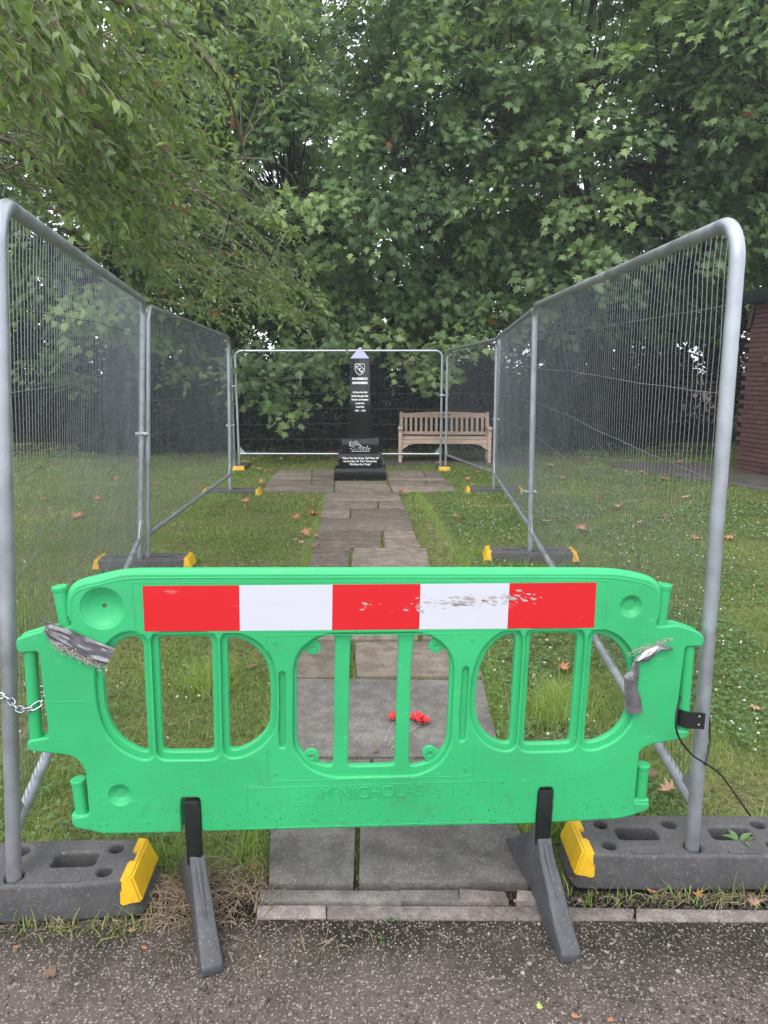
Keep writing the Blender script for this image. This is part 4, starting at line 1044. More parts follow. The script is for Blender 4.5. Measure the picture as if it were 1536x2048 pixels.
for x, y, h_, rx_, l_ in ((-13, 25, 6.5, 5.5, 'far background tree at the left edge'), (-5.5, 27, 7.5, 5, 'far background tree behind the left sycamore'), (2.0, 28, 8.5, 5.5, 'far background tree behind the memorial'),
                          (9.0, 27, 8.0, 5, 'far background tree behind the forked sycamore'), (16.5, 26, 7.5, 5.5, 'far background tree at the right edge')):
    tree('broadleaf_tree', (x, y), 3.5, [((x, y-.5, h_), (rx_, 3.5, h_-.3), 1.0)], l_, nclump=330, zmin=.6, tr=.3, **far)

for x, y, w_, l_ in ((-10.0, 21.5, 3.6, 'low bushy tree far behind the nearest left fence panel'), (-3.6, 22.5, 3.4, 'low bushy tree far behind the second left fence panel'), (3.4, 23.0, 3.4, 'low bushy tree far behind the bench'), (8.2, 22.0, 3.0, 'low bushy tree far behind the big right fence panel'), (13.5, 21.0, 3.4, 'low bushy tree behind the brick building')):
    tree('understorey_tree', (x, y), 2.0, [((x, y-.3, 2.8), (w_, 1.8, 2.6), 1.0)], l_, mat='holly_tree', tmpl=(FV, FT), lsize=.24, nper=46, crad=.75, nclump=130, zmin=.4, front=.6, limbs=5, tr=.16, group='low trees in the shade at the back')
# evergreen understory
def shrub(x, y, w, d, h, n, label, size=.10):
    root = empty('evergreen_shrub', (x, y, H(y))); tag(root, label, 'shrub', 'dark evergreen shrubs under the trees')
    v = rng.normal(size=(n, 3)); v /= np.linalg.norm(v, axis=1, keepdims=True); v[:, 2] = np.abs(v[:, 2])*1.0
    lump = np.array([1 + .28*noise.noise(Vector(q_*2.2) + Vector((x, y, 0))) + .12*noise.noise(Vector(q_*7)) for q_ in v])
    p = v*np.array([w, d, h])*(lump*(1-.3*rng.random(n)**1.5))[:, None]
    V, T, ti = scatter(QV, QT, p, frames(v + rng.normal(size=(n, 3))*.7, v + np.array([0, 0, .6]) + rng.normal(size=(n, 3))*.5), size*rng.uniform(.7, 1.3, n), rng.random(n))
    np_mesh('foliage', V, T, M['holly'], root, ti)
    mb = MB()
    for k in range(6): a = k*1.05; mb.tube(bend(Vector((.1*math.cos(a), .1*math.sin(a), -.05)), Vector((w*.6*math.cos(a), d*.5*math.sin(a), h*.7)), .05, 4), [.035, .03, .022, .014, .008], 6)
    mb.build('stem', M['bark'], root, smooth=True)
sh = [(-12.5, 17.5, 2.6, 1.6, 3.0), (-8.8, 18.2, 2.5, 1.5, 3.2), (-4.9, 18.9, 2.3, 1.5, 2.9), (-2.0, 19.4, 2.3, 1.4, 3.0), (1.6, 19.6, 2.4, 1.4, 3.0), (5.0, 19.3, 2.4, 1.4, 2.6), (8.6, 18.8, 2.4, 1.5, 2.5), (12.3, 18.3, 2.6, 1.5, 2.9), (-1.5, 15.6, 1.5, .9, 1.9), (-4.9, 15.4, 1.6, .9, 1.7), (1.5, 16.2, 1.7, .8, 1.9), (4.5, 16.3, 1.7, .8, 1.5)]
sl = ['at far left edge', 'behind the nearest left fence panel', 'behind the middle left fence panel', 'left of the memorial at the back', 'directly behind the memorial at the back', 'behind the bench at the back', 'behind the nearest right fence panel', 'behind the brick building',
      'in front row just left of the memorial', 'in front row behind the left fence joint', 'in front row behind the bench', 'in front row right of the bench']
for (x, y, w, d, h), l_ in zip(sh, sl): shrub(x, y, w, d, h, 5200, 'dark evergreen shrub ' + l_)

# ------------------------------------------------------------------ overhanging cherry, near left
def cherry():
    base = Vector((-6.2, 6.6, H(6.6))); root = empty('cherry_tree', base); tag(root, 'cherry tree whose drooping branches hang over the left fence', 'tree')
    fork = Vector((-5.2, 6.0, 3.0))
    MB().tube([p - base for p in bend(base - Vector((0, 0, .1)), fork, 0, 5, .04)], [.24, .2, .18, .17, .16, .15], 12).build('trunk', M['cherry_bark'], root, smooth=True)
    # targets: picture point + distance at which the twig ends
    def depth(px, py): return 2.4 + px/768*4.4 + py/700*2.3
    tg = []
    poly = [(-80,-90),(300,-110),(440,10),(480,110),(500,215),(560,300),(590,420),(650,560),(690,655),(640,715),(560,700),(470,680),(380,610),(300,560),(180,470),(60,400),(-80,330)]
    def inside(x, y):
        c = False; n = len(poly)
        for i in range(n):
            x1, y1 = poly[i]; x2, y2 = poly[i-1]
            if (y1 > y) != (y2 > y) and x < (x2-x1)*(y-y1)/(y2-y1)+x1: c = not c
        return c
    tg += [(x, y, depth(x, y)) for x, y in ((575,20),(600,60),(625,125),(560,90),(470,60),(520,40),(545,25),(430,-20),(480,20),(500,120),(640,130))]
    cc_ = []
    while len(cc_) < 30:
        x, y = random.uniform(-80, 700), random.uniform(-110, 720)
        if inside(x, y): cc_.append((x, y))
    while len(tg) < 270:
        x, y = random.uniform(-80, 700), random.uniform(-110, 720)
        if random.random() < .62: c_ = random.choice(cc_); x, y = random.gauss(c_[0], 38), random.gauss(c_[1], 24)
        if inside(x, y): tg.append((x, y, depth(x, y)*random.uniform(.8, 1.35)))
    limbs = [[(-120,240,5.6),(0,272,5.2),(50,300,5.2),(85,345,5.3),(100,385,5.4)], [(-150,-60,4.4),(20,-10,3.4),(75,55,3.3),(150,170,3.8),(215,300,4.6),(230,420,5.2)],
             [(-150,100,4.2),(40,160,3.9),(170,230,4.4),(300,330,5.2),(430,400,6.2),(500,470,6.8),(560,560,7.2)], [(-100,-120,3.2),(150,-30,3.4),(300,20,4.0),(420,120,4.8),(470,210,5.6),(505,400,6.2)],
             [(-140,330,5.5),(80,330,5.6),(250,440,6.3),(400,540,7.2),(560,640,8.2)]]
    nodes = []
    for k, L in enumerate(limbs):
        P = [AT(a, b, d) for a, b, d in L]; P = [fork] + P; Q = []
        P = [Vector(p) for p in chaikin([tuple(p) for p in P], 2, closed=False)]
        rr = [(.062 if k == 0 else .024)*(1-.85*i/len(P)) + .005 for i in range(len(P))]
        MB().tube([p - base for p in P], rr, 8).build('limb', M['cherry_bark'] if k in (0, 4) else M['twig'], root, smooth=True)
        nodes += P[3:]
    ND = np.array([tuple(p) for p in nodes]); tw = MB(); LP, LD, LN, LS, LT = [], [], [], [], []
    for (a, b, d) in tg:
        e = AT(a, b, d); dd = ND - np.array(tuple(e)); di = np.sqrt((dd**2).sum(1)) + np.where(ND[:, 0] > e.x, 1.2, 0)
        st = Vector(ND[int(np.argmin(np.abs(di - .9)))])
        if (e-st).length > 2.2: st = e + (st-e).normalized()*1.6
        if random.random() < .8: st = AT(a - random.uniform(150, 330), b - random.uniform(40, 210), d*random.uniform(.82, 1.0)); st = e + (st-e).normalized()*min((st-e).length, 1.5)
        P = bend(st, e, .10, 9, .05); k_ = len(P)
        for i in range(k_): P[i] = P[i] - Vector((0, 0, 1))*.04*(i/k_)**2
        tw.tube([p - base for p in P], [.0042*(1-i/k_) + .0014 for i in range(k_)], 4, cap=False)
        tb = random.random()
        subs = [(P, .35)]
        for _ in range(4):
            i = random.randrange(3, k_-1); dr = (P[i+1]-P[i]).normalized() + Vector((random.gauss(0, .6), random.gauss(0, .7), random.uniform(-.55, .45))); dr.normalize()
            s_ = P[i]; L = random.uniform(.18, .42); Q = [s_ + dr*L*t + Vector((0, 0, -.22*L*t*t)) for t in (0, .25, .5, .75, 1)]
            tw.tube([p - base for p in Q], [.003, .0026, .0022, .0018, .0012], 4, cap=False); subs.append((Q, .1))
        for Q, t0 in subs:
            Lq = sum((y-x).length for x, y in zip(Q[:-1], Q[1:])); m = int(Lq/.040); 
            for j in range(m):
                t = t0 + (1-t0)*j/max(m-1, 1); f = t*(len(Q)-1); i = min(int(f), len(Q)-2); p = Q[i].lerp(Q[i+1], f-i); ax = (Q[i+1]-Q[i]).normalized()
                if random.random() < .12: continue
                sd = ax.cross(Vector((0, 0, 1))).normalized()*(1 if j % 2 else -1)
                dv = ax*.55 + sd*.75 + Vector((random.gauss(0, .25), random.gauss(0, .25), -.18+random.gauss(0, .36)))
                dist_ = p.y; LP.append(tuple(p - base)); LD.append(tuple(dv)); LN.append((random.gauss(0, .6), random.gauss(0, .6), 1)); LS.append(random.uniform(.048, .080)*min(1, .45 + dist_/6)); LT.append(min(.97, tb*.4 + random.random()*.55) if random.random() > .004 else 1)
    for _ in range(40):
        (a, b, d) = random.choice(tg); a2 = a - random.uniform(110, 260); b2 = b - random.uniform(60, 200); d2 = d*random.uniform(.75, .95)
        P = bend(AT(a2, b2, d2*.97), AT(a + 20, b + 25, d*.95), .08, 12, .05)
        tw.tube([p - base for p in P], [.0045*(1-i/13) + .0015 for i in range(13)], 5, cap=False)
    tw.build('twigs', M['twig'], root, smooth=True)
    V, T, ti = scatter(OV, OT, np.array(LP), frames(np.array(LD), np.array(LN)), np.array(LS), np.array(LT))
    np_mesh('foliage', V, T, M['cherry'], root, ti, smooth=True)
    print('cherry leaves', len(LP))
    # withered brown bunches
    wr = NT('withered_red').set(color=(.20, .055, .022), rough=.8).m
    for (a, b) in ((308,160),(465,232),(462,240),(350,408),(372,412),(428,620),(436,618),(420,622),(328,578),(475,505),(330,290),(448,500)):
        mb = MB(); c = AT(a, b, depth(a, b)*.97) - base
        for _ in range(3):
            o_ = Vector((random.gauss(0, .012), random.gauss(0, .012), 0)); L = random.uniform(.03, .07)
            mb.add([c+o_, c+o_+Vector((.008, .004, -L*.4)), c+o_+Vector((.002, .002, -L)), c+o_+Vector((-.008, -.003, -L*.5))], ((0,1,2,3),))
        mb.build('withered_leaf_bunch', wr, root)
cherry()

# ================================================================== GRASS, CLOVER, STRAW
def inpoly(x, y, P):
    c = np.zeros(len(x), bool); n = len(P)
    for i in range(n):
        x1, y1 = P[i]; x2, y2 = P[i-1]
        if y1 == y2: continue
        c ^= ((y1 > y) != (y2 > y)) & (x < (x2-x1)*(y-y1)/(y2-y1)+x1)
    return c
def free(x, y, pad=0):
    k = np.ones(len(x), bool)
    for P in SLABS: k &= ~inpoly(x, y, P)
    for (bx_2, by_2, rz) in BLOCKS:
        c, s_ = math.cos(rz), math.sin(rz); dx, dy = x-bx_2, y-by_2; lx = dx*c+dy*s_; ly = -dx*s_+dy*c
        k &= ~((abs(lx) < HL+.01) & (abs(ly) < HWD+.015))
    k &= ~((abs(x-mon.location.x) < .4) & (y > 10.57) & (y < 11.4))
    return k
BLV = np.array([(-.5,0,0),(.5,0,0),(-.38,0,.42),(.38,0,.42),(0,0,1)]); 
def blades(n, x0, x1, y0, y1, hgt, wid, tint0=0, mask=None, lean=.55, clump=0):
    x = rng.uniform(x0, x1, n); y = rng.uniform(y0, y1, n)
    if clump: # tufty density
        nz = np.array([noise.noise(Vector((a*2.2, b*2.2, 5))) for a, b in zip(x[:], y[:])]); k = rng.random(n) < .75 + .6*nz; x, y, nz = x[k], y[k], nz[k]
    else: nz = np.zeros(len(x))
    k = free(x, y)
    if mask is not None: k &= mask(x, y)
    x, y, nz = x[k], y[k], nz[k]; n = len(x)
    hh = hgt*rng.gamma(6, 1/6, n)*(1 + .7*nz); ww = wid*rng.uniform(.7, 1.3, n)
    a = rng.uniform(0, 2*math.pi, n); b = rng.uniform(0, 2*math.pi, n); ln = lean*rng.random(n)**.8
    V = np.zeros((n, 5, 3)); ca, sa = np.cos(a), np.sin(a)
    for i, (u_, z_, cv) in enumerate(((-.5, 0, 0), (.5, 0, 0), (-.4, .5, .28), (.4, .5, .28), (0, 1, 1.0))):
        V[:, i, 0] = x + u_*ww*ca + np.cos(b)*ln*hh*cv*1.2; V[:, i, 1] = y + u_*ww*sa + np.sin(b)*ln*hh*cv*1.2
        V[:, i, 2] = Hn(y) - .004 + hh*z_*(1-.4*ln*z_)
    T = np.array([(0,1,3),(0,3,2),(2,3,4)]); T = (T[None] + (np.arange(n)*5)[:, None, None]).reshape(-1, 3)
    pn = np.array([noise.noise(Vector((p*.9, q_*.9, 0)))+.5*noise.noise(Vector((p*3, q_*3, 0))) for p, q_ in zip(x, y)])
    t = np.clip(.34 + .45*pn + tint0 + rng.normal(size=n)*.18, 0, .9); dry = rng.random(n) < (.07 + .12*np.clip(pn, 0, 1)); t[dry] = rng.uniform(.88, 1, dry.sum())
    return V.reshape(-1, 3), T, np.repeat(t, 5)
parts = []
wedge = lambda x, y: np.abs(x) < y*.60 + .35
def shade_right(x, y): return np.ones(len(x), bool)
parts.append(blades(85000, -1.6, 1.75, 2.02, 3.2, .026, .0026, mask=wedge, lean=1.0, clump=1))
parts.append(blades(100000, -2.6, 2.6, 3.2, 4.6, .024, .0030, mask=wedge, lean=.95, clump=1))
parts.append(blades(90000, -4.3, 4.3, 4.6, 7.5, .026, .0045, mask=wedge, lean=.95, clump=1))
parts.append(blades(80000, -7.0, 7.0, 7.5, 12.5, .032, .0085, mask=wedge, lean=.9, clump=1))
parts.append(blades(30000, -9, 9, 12.5, 17, .035, .014, mask=wedge, lean=.7, clump=1))
# rough fringes along the path and round the blocks
def fringe(P0, P1, n, w, hgt, wid, tint):
    t = rng.random(n); x = P0[0] + (P1[0]-P0[0])*t + rng.normal(size=n)*w; y = P0[1] + (P1[1]-P0[1])*t + rng.normal(size=n)*w
    return blades_at(x, y, hgt, wid, tint)
def blades_at(x, y, hgt, wid, tint, lean=.9):
    k = free(x, y); x, y = x[k], y[k]; n = len(x); hh = hgt*rng.gamma(5, 1/5, n); a = rng.uniform(0, 6.3, n); b = rng.uniform(0, 6.3, n); ln = lean*rng.random(n)**.7; ww = wid*rng.uniform(.7, 1.3, n)
    V = np.zeros((n, 5, 3)); ca, sa = np.cos(a), np.sin(a)
    for i, (u_, z_, cv) in enumerate(((-.5, 0, 0), (.5, 0, 0), (-.4, .5, .28), (.4, .5, .28), (0, 1, 1.0))):
        V[:, i, 0] = x + u_*ww*ca + np.cos(b)*ln*hh*cv*1.2; V[:, i, 1] = y + u_*ww*sa + np.sin(b)*ln*hh*cv*1.2; V[:, i, 2] = Hn(y) - .012 + hh*z_*(1-.4*ln*z_)
    T = np.array([(0,1,3),(0,3,2),(2,3,4)]); T = (T[None] + (np.arange(n)*5)[:, None, None]).reshape(-1, 3)
    return V.reshape(-1, 3), T, np.repeat(np.clip(tint + rng.normal(size=n)*.15, 0, 1), 5)
for a, b, n_ in (((-.45, 2.06), (-.62, 5.6), 3500), ((-.62, 5.6), (-.75, 9.6), 2500), ((.50, 2.1), (.66, 5.6), 3500), ((.62, 5.6), (.4, 9.7), 2500)): parts.append(fringe(a, b, n_, .03, .07, .003, .55))
for bx_2, by_2, rz in BLOCKS: parts.append(fringe((bx_2-.42, by_2-.14), (bx_2+.42, by_2-.14), 700 if by_2 > 4 else 260, .025, .055, .004, .5)); parts.append(fringe((bx_2-.42, by_2+.15), (bx_2+.42, by_2+.15), 700, .03, .09, .004, .45))
for cx_, cy_ in ((.76, 3.05), (.85, 3.2), (-.9, 3.4), (-1.0, 2.5), (.62, 2.35)): parts.append(blades_at(rng.normal(cx_, .07, 900), rng.normal(cy_, .07, 900), .11, .003, .62))
o = 0; VV, TT, II = [], [], []
for V, T, t in parts: VV.append(V); TT.append(T+o); II.append(t); o += len(V)
print('grass tris', sum(len(t) for t in TT))
tag(np_mesh('lawn_grass', np.vstack(VV), np.vstack(TT), M['grass'], tint=np.concatenate(II)), 'short rough lawn grass on both sides of the path', 'grass', kind='stuff')
# clover leaves and flowers
lf = []
for k in range(3):
    a = k*2*math.pi/3; c, s_ = math.cos(a), math.sin(a)
    for (x, y) in ((0, 0), (.45, .45), (.30, .95), (0, .85), (-.30, .95), (-.45, .45)): lf.append((x*c-y*s_, x*s_+y*c, .12*y))
CV = np.array(lf); CT = np.array([t for k in range(3) for t in ((6*k, 6*k+1, 6*k+2), (6*k, 6*k+2, 6*k+3), (6*k, 6*k+3, 6*k+4), (6*k, 6*k+4, 6*k+5))])
def clover_pos(n, x0, x1, y0, y1, thr):
    x = rng.uniform(x0, x1, n); y = rng.uniform(y0, y1, n); nz = np.array([noise.noise(Vector((a*1.1, b*1.1, 9))) for a, b in zip(x, y)])
    k = free(x, y) & (nz > thr) & (np.abs(x) < y*.6+.3); return x[k], y[k]
pos = [clover_pos(9000, .5, 2.2, 2.3, 4.5, -.15), clover_pos(14000, .6, 4.5, 4.5, 8.5, -.15), clover_pos(3500, .8, 6, 8.5, 12, -.1), clover_pos(3000, -1.6, -.4, 2.2, 4.5, .15)]
x = np.concatenate([p[0] for p in pos]); y = np.concatenate([p[1] for p in pos]); n = len(x)
nn = np.stack([rng.normal(0, .35, n), rng.normal(0, .35, n), np.ones(n)], 1); dd = np.stack([rng.normal(size=n), rng.normal(size=n), rng.normal(size=n)*.2], 1)
V, T, ti = scatter(CV, CT, np.stack([x, y, Hn(y)+rng.uniform(.018, .045, n)], 1), frames(dd, nn), rng.uniform(.008, .013, n)*(1+np.clip(y-4, 0, 8)*.07), rng.random(n))
tag(np_mesh('clover_patch', V, T, M['clover'], tint=ti), 'low clover leaves spread through the lawn right of the path', 'clover', kind='stuff')
pos = [clover_pos(260, .55, 2.2, 2.6, 4.5, -.2), clover_pos(620, .7, 4.6, 4.5, 8.5, -.2), clover_pos(260, 1.0, 7, 8.5, 12, -.1), clover_pos(90, -1.7, -.5, 2.4, 5, -.1), clover_pos(120, -4, -.6, 5, 10, .0)]
x = np.concatenate([p[0] for p in pos]); y = np.concatenate([p[1] for p in pos]); n = len(x); r_ = rng.uniform(.0045, .0085, n)
V, T, ti = scatter(IV, IT, np.stack([x, y, Hn(y)+rng.uniform(.035, .06, n)], 1), rand_rot(n), np.stack([r_, r_, r_*.85], 1), rng.random(n))
tag(np_mesh('clover_flowers', V, T, M['clover_flower'], tint=ti), 'small white clover heads dotted over the right-hand lawn', 'clover flowers', kind='stuff')
# straw: dead grass strands near the left block and foot
def strands(n, cx_, cy_, sx_, sy_, L, z=.006, r=.0008):
    m = 5; x = rng.normal(cx_, sx_, n); y = rng.normal(cy_, sy_, n); a = rng.uniform(0, 6.3, n); k = free(x, y); x, y, a = x[k], y[k], a[k]; n = len(x)
    L = L*rng.uniform(.5, 1.4, n); cv = rng.normal(0, 1.1, n); V = np.zeros((n, m, 2, 3)); px_, py_ = x.copy(), y.copy(); zz = rng.uniform(0, .02, n)
    for i in range(m):
        t = i/(m-1); an = a + cv*t; w = r*(1-.6*t)*rng.uniform(.8, 1.2, n)
        hz_ = Hn(y) + z + zz*np.sin(math.pi*t) + rng.uniform(0, .004, n)
        V[:, i, 0] = np.stack([px_ - np.sin(an)*w, py_ + np.cos(an)*w, hz_], 1); V[:, i, 1] = np.stack([px_ + np.sin(an)*w, py_ - np.cos(an)*w, hz_ + .0005], 1)
        px_ = px_ + np.cos(an)*L/(m-1); py_ = py_ + np.sin(an)*L/(m-1)
    T = []
    for i in range(m-1): b = 2*i; T += [(b, b+1, b+3), (b, b+3, b+2)]
    T = (np.array(T)[None] + (np.arange(n)*m*2)[:, None, None]).reshape(-1, 3); return V.reshape(-1, 3), T, np.repeat(rng.random(n), m*2)
ps = [strands(560, -.48, 1.99, .11, .06, .10), strands(320, -.66, 1.96, .07, .05, .09), strands(160, -.95, 1.83, .18, .010, .06, z=.004), strands(180, -.62, 1.86, .10, .02, .06, z=.004), strands(120, -.3, 1.76, .3, .06, .05, z=.004), strands(260, 1.05, 1.935, .22, .012, .05, z=.006),
      strands(420, .80, 2.75, .12, .12, .09, z=.02), strands(500, 1.2, 2.35, .22, .12, .08, z=.01), strands(300, -.85, 2.7, .25, .3, .08, z=.02), strands(500, -1.1, 5.3, .3, .2, .14, z=.02, r=.0016), strands(300, .55, 6.4, .06, .6, .12, z=.02, r=.0014), strands(250, -.62, 6.8, .06, .8, .12, z=.02, r=.0014)]
o = 0; VV, TT, II = [], [], []
for V, T, t in ps: VV.append(V); TT.append(T+o); II.append(t); o += len(V)
tag(np_mesh('dry_straw', np.vstack(VV), np.vstack(TT), M['straw'], tint=np.concatenate(II)), 'dead tan grass strands matted beside the rubber feet and path', 'straw', kind='stuff')
# soil crumbs between edging and path
n = 5200; x = rng.uniform(-.95, 1.5, n); y = rng.uniform(1.905, 2.045, n); k = free(x, y); x, y = x[k], y[k]; n = len(x); s_ = rng.gamma(3, .0008, n)+.001
V, T, ti = scatter(IV, IT, np.stack([x, y, s_*.2-.010+.002], 1), rand_rot(n), s_, rng.beta(1.2, 4, n))
tag(np_mesh('soil_crumbs', V, T, M['pebble'], tint=ti), 'dark crumbs of soil and grit along the edging stones', 'soil', kind='stuff')
n = 900; x = rng.uniform(-.8, -.2, n); 
# moss and weeds in the wide joints of the path
wj = [z7(700, 440), z7(894, 380), z7(925, 600), z7(930, 650), z7(705, 720), z7(697, 780), (704, 1310), (704, 1345), (742, 1560), (715, 1700), (800, 1515), (850, 1514), (640, 1514), z7(585, 265), z7(970, 255)]
ps = []
for a, b in wj:
    g = G(a, b); ps.append(blades_at(rng.normal(g.x, .018, 160), rng.normal(g.y, .05, 160), .012, .0028, .72)[:3]) if False else ps.append(blades_at(rng.normal(g.x, .016, 55), rng.normal(g.y, .06, 55), .012, .0028, .66))
o = 0; VV, TT, II = [], [], []
for V, T, t in ps: VV.append(V); TT.append(T+o); II.append(t); o += len(V)
tag(np_mesh('joint_weeds', np.vstack(VV), np.vstack(TT), M['grass'], tint=np.concatenate(II)), 'tiny weeds and moss growing in the joints of the paved path', 'weeds', kind='stuff')

# ================================================================== LENS GLARE VEIL
hz_ = bpy.data.materials.new('glare_veil'); hz_.use_nodes = True; hn = hz_.node_tree.nodes; hn.clear()  # added volume that imitates veiling lens glare and lifts the darks
ho = hn.new('ShaderNodeOutputMaterial'); hv = hn.new('ShaderNodeVolumePrincipled'); hv.inputs['Color'].default_value = (.9, .93, .97, 1)
hv.inputs['Density'].default_value = .0022; hv.inputs['Anisotropy'].default_value = .2; hz_.node_tree.links.new(hv.outputs[0], ho.inputs['Volume'])
mb = MB(); mb.box((0, 10, 7.5), (90, 70, 18)); tag(mb.build('veil', hz_), 'added thin haze softening the far trees', 'veil', kind='stuff')

# ================================================================== FALLEN LEAVES, POPPIES
def curled_leaf(seed, cur):
    rr = random.Random(seed); V = []; 
    for p in PV:
        x, y = p[0], p[1]-.4
        V.append((x, y, abs(x)**1.3*cur*.9 + (y*y)*cur*.5 + rr.uniform(-.03, .03) + .05))
    me = bpy.data.meshes.new('fallen_leaf'); me.from_pydata(V, [], [tuple(t) for t in PT])
    bm = bmesh.new(); bm.from_mesh(me); bmesh.ops.subdivide_edges(bm, edges=bm.edges[:], cuts=1); 
    for v in bm.verts: v.co.z += rr.uniform(-.02, .02)
    bmesh.ops.solidify(bm, geom=bm.faces[:], thickness=.012); bm.to_mesh(me); bm.free(); me.polygons.foreach_set('use_smooth', [True]*len(me.polygons)); return me
LM = [curled_leaf(k, c) for k, c in enumerate((.3, .8, 1.2, -.5))]
for me in LM: me.materials.append(M['litter_or'] if 'litter_or' in M else NT('orange_brown_leaf').set(color=(.36, .15, .075), rough=.8).m)
def fallen(px_, py_, size, label, grp=None, mat=None, k=None, dz=.012, rz=None, sy=1.0):
    g = G(px_, py_, 0); me = LM[(k if k is not None else random.randrange(4)) % 4]
    if mat: me = me.copy(); me.materials.clear(); me.materials.append(mat)
    o = bpy.data.objects.new('fallen_leaf', me); C.objects.link(o); o.location = (g.x, g.y, g.z + dz); o.rotation_euler = (random.uniform(-.3, .3), random.uniform(-.3, .3), random.uniform(0, 6.3) if rz is None else rz); o.scale = (size, size*sy, size)
    tag(o, label, 'leaf', grp); return o
fallen(97, 1955, .045, 'brown curled leaf lying on the tarmac at bottom left', mat=M['litter_brown'], k=1, dz=.006)
fallen(267, 1866, .028, 'tan leaf scrap on tarmac in front of the left rubber foot', mat=M['litter_tan'], dz=.005)
fallen(33, 1897, .018, 'small orange leaf fragment on tarmac at left edge', dz=.004)
fallen(290, 1900, .018, 'small orange-brown leaf scrap on tarmac left of the barrier foot', dz=.004)
fallen(1078, 2014, .020, 'yellow-green leaf scrap on the tarmac at bottom', mat=M['litter_green'], dz=.004, k=0)
fallen(1151, 2038, .022, 'orange leaf at the bottom edge right of the green scrap', dz=.004)
fallen(1222, 2043, .018, 'orange leaf at the bottom edge, farther right', dz=.004)
fallen(1125, 1352, .085, 'large orange-brown leaf on the lawn seen through right barrier window', k=2, dz=.03)
fallen(1332, 1600, .07, 'large pale tan leaf behind the right rubber foot', mat=M['litter_tan'], k=2, dz=.035)
fallen(1305, 1565, .06, 'dark brown leaf leaning above the large tan leaf', mat=M['litter_brown'], k=2, dz=.03)
fallen(1150, 1768, .034, 'rust brown leaf against the base of the right rubber foot', k=2, dz=.012)
fallen(1302, 1787, .040, 'orange-brown leaf on the soil in front of the right rubber foot', k=0, dz=.006, sy=.6)
fallen(1397, 1797, .036, 'crumpled rusty leaf between edging stones and right rubber foot', k=2, dz=.006)
fallen(1510, 1808, .040, 'pinkish leaf on the soil at the right edge', mat=M['litter_tan'], k=0, dz=.006)
fallen(1512, 1425, .06, 'pinkish brown leaf on grass right of the near fence post', mat=M['litter_tan'], k=3, dz=.03)
fallen(1375, 1590, .05, 'brown leaf on grass just right of the near fence post base', k=2, dz=.03)
fallen(752, 1517, .032, 'small brown leaf in the slab joint seen through the centre window', mat=M['litter_brown'], k=2, dz=.03)
fallen(505, 1745, .030, 'reddish leaf beside the left corner of the paved path', dz=.01, k=1)
fallen(505, 1735, .034, 'tan leaf lying by the left edge of the front slabs', dz=.012, k=3, mat=M['litter_tan'])
fallen(170, 1370, .06, 'red-orange leaf on the lawn behind the left handle of barrier', dz=.03)
fallen(505, 1340, .06, 'brown leaf in the grass seen through left barrier window', dz=.03, mat=M['litter_brown'])
fallen(592, 1046, .12, 'orange leaf on the lawn left of the path, nearest the middle slabs', dz=.04, k=2)
fallen(612, 1076, .11, 'rusty leaf at the left edge of the path', dz=.04, k=1)
fallen(632, 1040, .13, 'brown leaf pile touching the left side of the path', dz=.04, k=2)
fallen(492, 1005, .13, 'pale orange leaf on the lawn midway to the left fence', dz=.04)
fallen(925, 1047, .10, 'orange leaf among clover right of the path', dz=.04)
fallen(911, 1037, .10, 'pale orange leaf right of the path, a little nearer the memorial', dz=.04)
fallen(805, 992, .13, 'dark rusty leaf at the right top corner of the path', dz=.04)
fallen(522, 972, .12, 'red-brown leaf beside the yellow end of the second left foot', dz=.04, k=2)
fallen(1455, 1080, .11, 'orange leaf on the grass right of the near right fence post', dz=.04)
fallen(1395, 1090, .0001 + .09, 'tan leaf on clover behind the near right post', dz=.04)
ORD = ['leftmost', 'second from left', 'third from left', 'fourth from left', 'fifth from left', 'sixth from left', 'seventh from left', 'eighth from left', 'ninth from left', 'tenth from left', 'eleventh from left', 'twelfth from left', 'rightmost']
def scat(n, box, size, label, grp):
    for i in range(n):      # one leaf per strip of the area, so that counting from the left finds it
        x_ = box[0] + (box[2]-box[0])*(i + random.uniform(.15, .85))/n
        c_ = random.random(); mt = None if c_ < .55 else (M['litter_tan'] if c_ < .8 else M['litter_brown']); cn = 'orange' if c_ < .55 else ('tan' if c_ < .8 else 'brown')
        fallen(x_, random.uniform(box[1], box[3]), size*random.uniform(.7, 1.25), cn + ' fallen leaf, ' + (ORD[i] if i < n-1 else 'rightmost') + ' ' + label, grp, mat=mt, dz=.035, sy=random.uniform(.6, 1))
scat(9, (1080, 990, 1380, 1070), .12, 'on the nearer lawn behind right fence', 'leaves behind the right fence')
scat(10, (1080, 925, 1400, 965), .14, 'on the distant lawn behind right fence', 'leaves far behind the right fence')
scat(9, (30, 905, 440, 1040), .13, 'on the lawn behind left fence', 'leaves behind the left fence')
scat(9, (480, 905, 700, 938), .12, 'on grass strip behind memorial paving', 'leaves behind the memorial paving')
scat(6, (905, 935, 960, 975), .10, 'at the right end of the memorial paving', 'leaves at the right end of the paving')
scat(5, (500, 928, 535, 965), .10, 'at the left end of the memorial paving', 'leaves at the left end of the paving')
scat(8, (600, 990, 640, 1130), .06, 'in dirt along left side of path', 'leaves along the left side of the path')
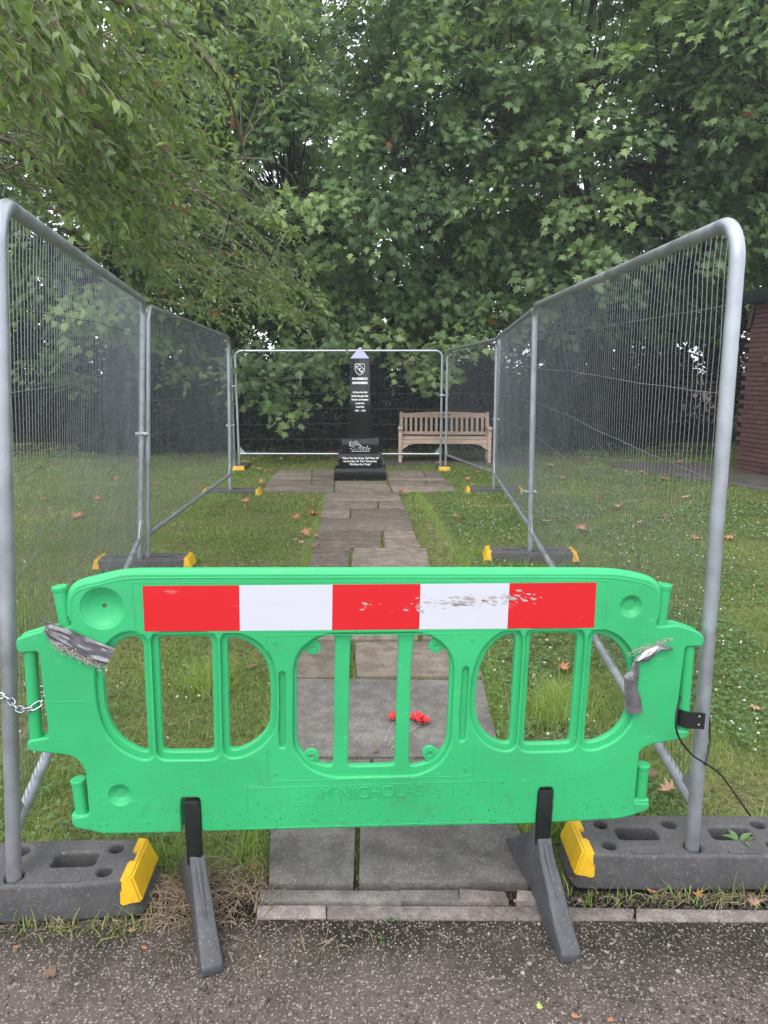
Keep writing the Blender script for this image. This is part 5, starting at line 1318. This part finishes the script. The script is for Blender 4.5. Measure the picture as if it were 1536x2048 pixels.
# poppies
pop = [(792, 1440), (832, 1440), (846, 1447), (838, 1460)]
for i, (a, b) in enumerate(pop[:3]):
    g = G(a, b, .024); root = empty('paper_poppy', g, random.uniform(0, 6)); root.scale = (1.0, 1.0, 1.0); tag(root, ('red artificial poppy farthest left of three on the slab', 'red artificial poppy in the middle of three on the slab', 'red artificial poppy farthest right of three on the slab')[i], 'poppy', 'remembrance poppies on the path')
    for k in range(4):
        an = k*math.pi/2 + .4; mb = MB(); N = 7; V = []
        for j in range(3):
            for s_ in range(N):
                t = (s_/(N-1)-.5)*1.9; rr_ = (.003, .019, .034 + .006*math.sin(s_*2.1+k))[j]
                V.append((rr_*math.cos(an + t*.75), rr_*math.sin(an + t*.75), .002 + (.0, .011, .018)[j] + .0035*math.sin(s_*1.9+j+k) + .002*k))
        F = [(j*N+s_, j*N+s_+1, (j+1)*N+s_+1, (j+1)*N+s_) for j in range(2) for s_ in range(N-1)]
        mb.add(V, F).build('petal', M['poppy'], root, smooth=True)
    MB().lathe([(.0001, .012), (.004, .012), (.005, .004)], 10).build('centre', M['black'], root)
    rz = -root.rotation_euler.z; e = G(770 + 6*i, 1485 + 9*i, .026) - g
    st = [Vector((0, 0, .004)), Vector((e.x*.4, e.y*.35, .008)), Vector((e.x*.8, e.y*.7, .003)), Vector((e.x, e.y, .002))]
    MB().tube([Matrix.Rotation(rz, 3, 'Z') @ p for p in st], .0009, 5).build('stem', M['stem'], root, smooth=True)
# a small weed in the right rubber foot and a few on the tarmac
def weed(x, y, z, n, s_, label):
    root = empty('small_weed', (x, y, z)); tag(root, label, 'weed', 'small weeds')
    a = rng.uniform(0, 6.3, n); d = np.stack([np.cos(a), np.sin(a), rng.uniform(.1, .7, n)], 1)
    V, T, ti = scatter(OV, OT, np.stack([np.cos(a)*.004, np.sin(a)*.004, rng.uniform(.002, .012, n)], 1), frames(d, np.tile([0, 0, 1.0], (n, 1))), np.full(n, s_), rng.uniform(.3, .9, n))
    np_mesh('leaves', V, T, M['clover'], root, ti)
weed(1.165, 2.075, .10, 9, .05, 'broad-leaved green weed growing up through a slot of the right rubber foot')
g = G(787, 1842); weed(g.x, g.y, .002, 7, .014, 'tiny green weed on the tarmac just below the edging, under the path')
g = G(765, 1885); weed(g.x, g.y, .002, 6, .013, 'tiny pale weed on the tarmac a little below the edging weed')
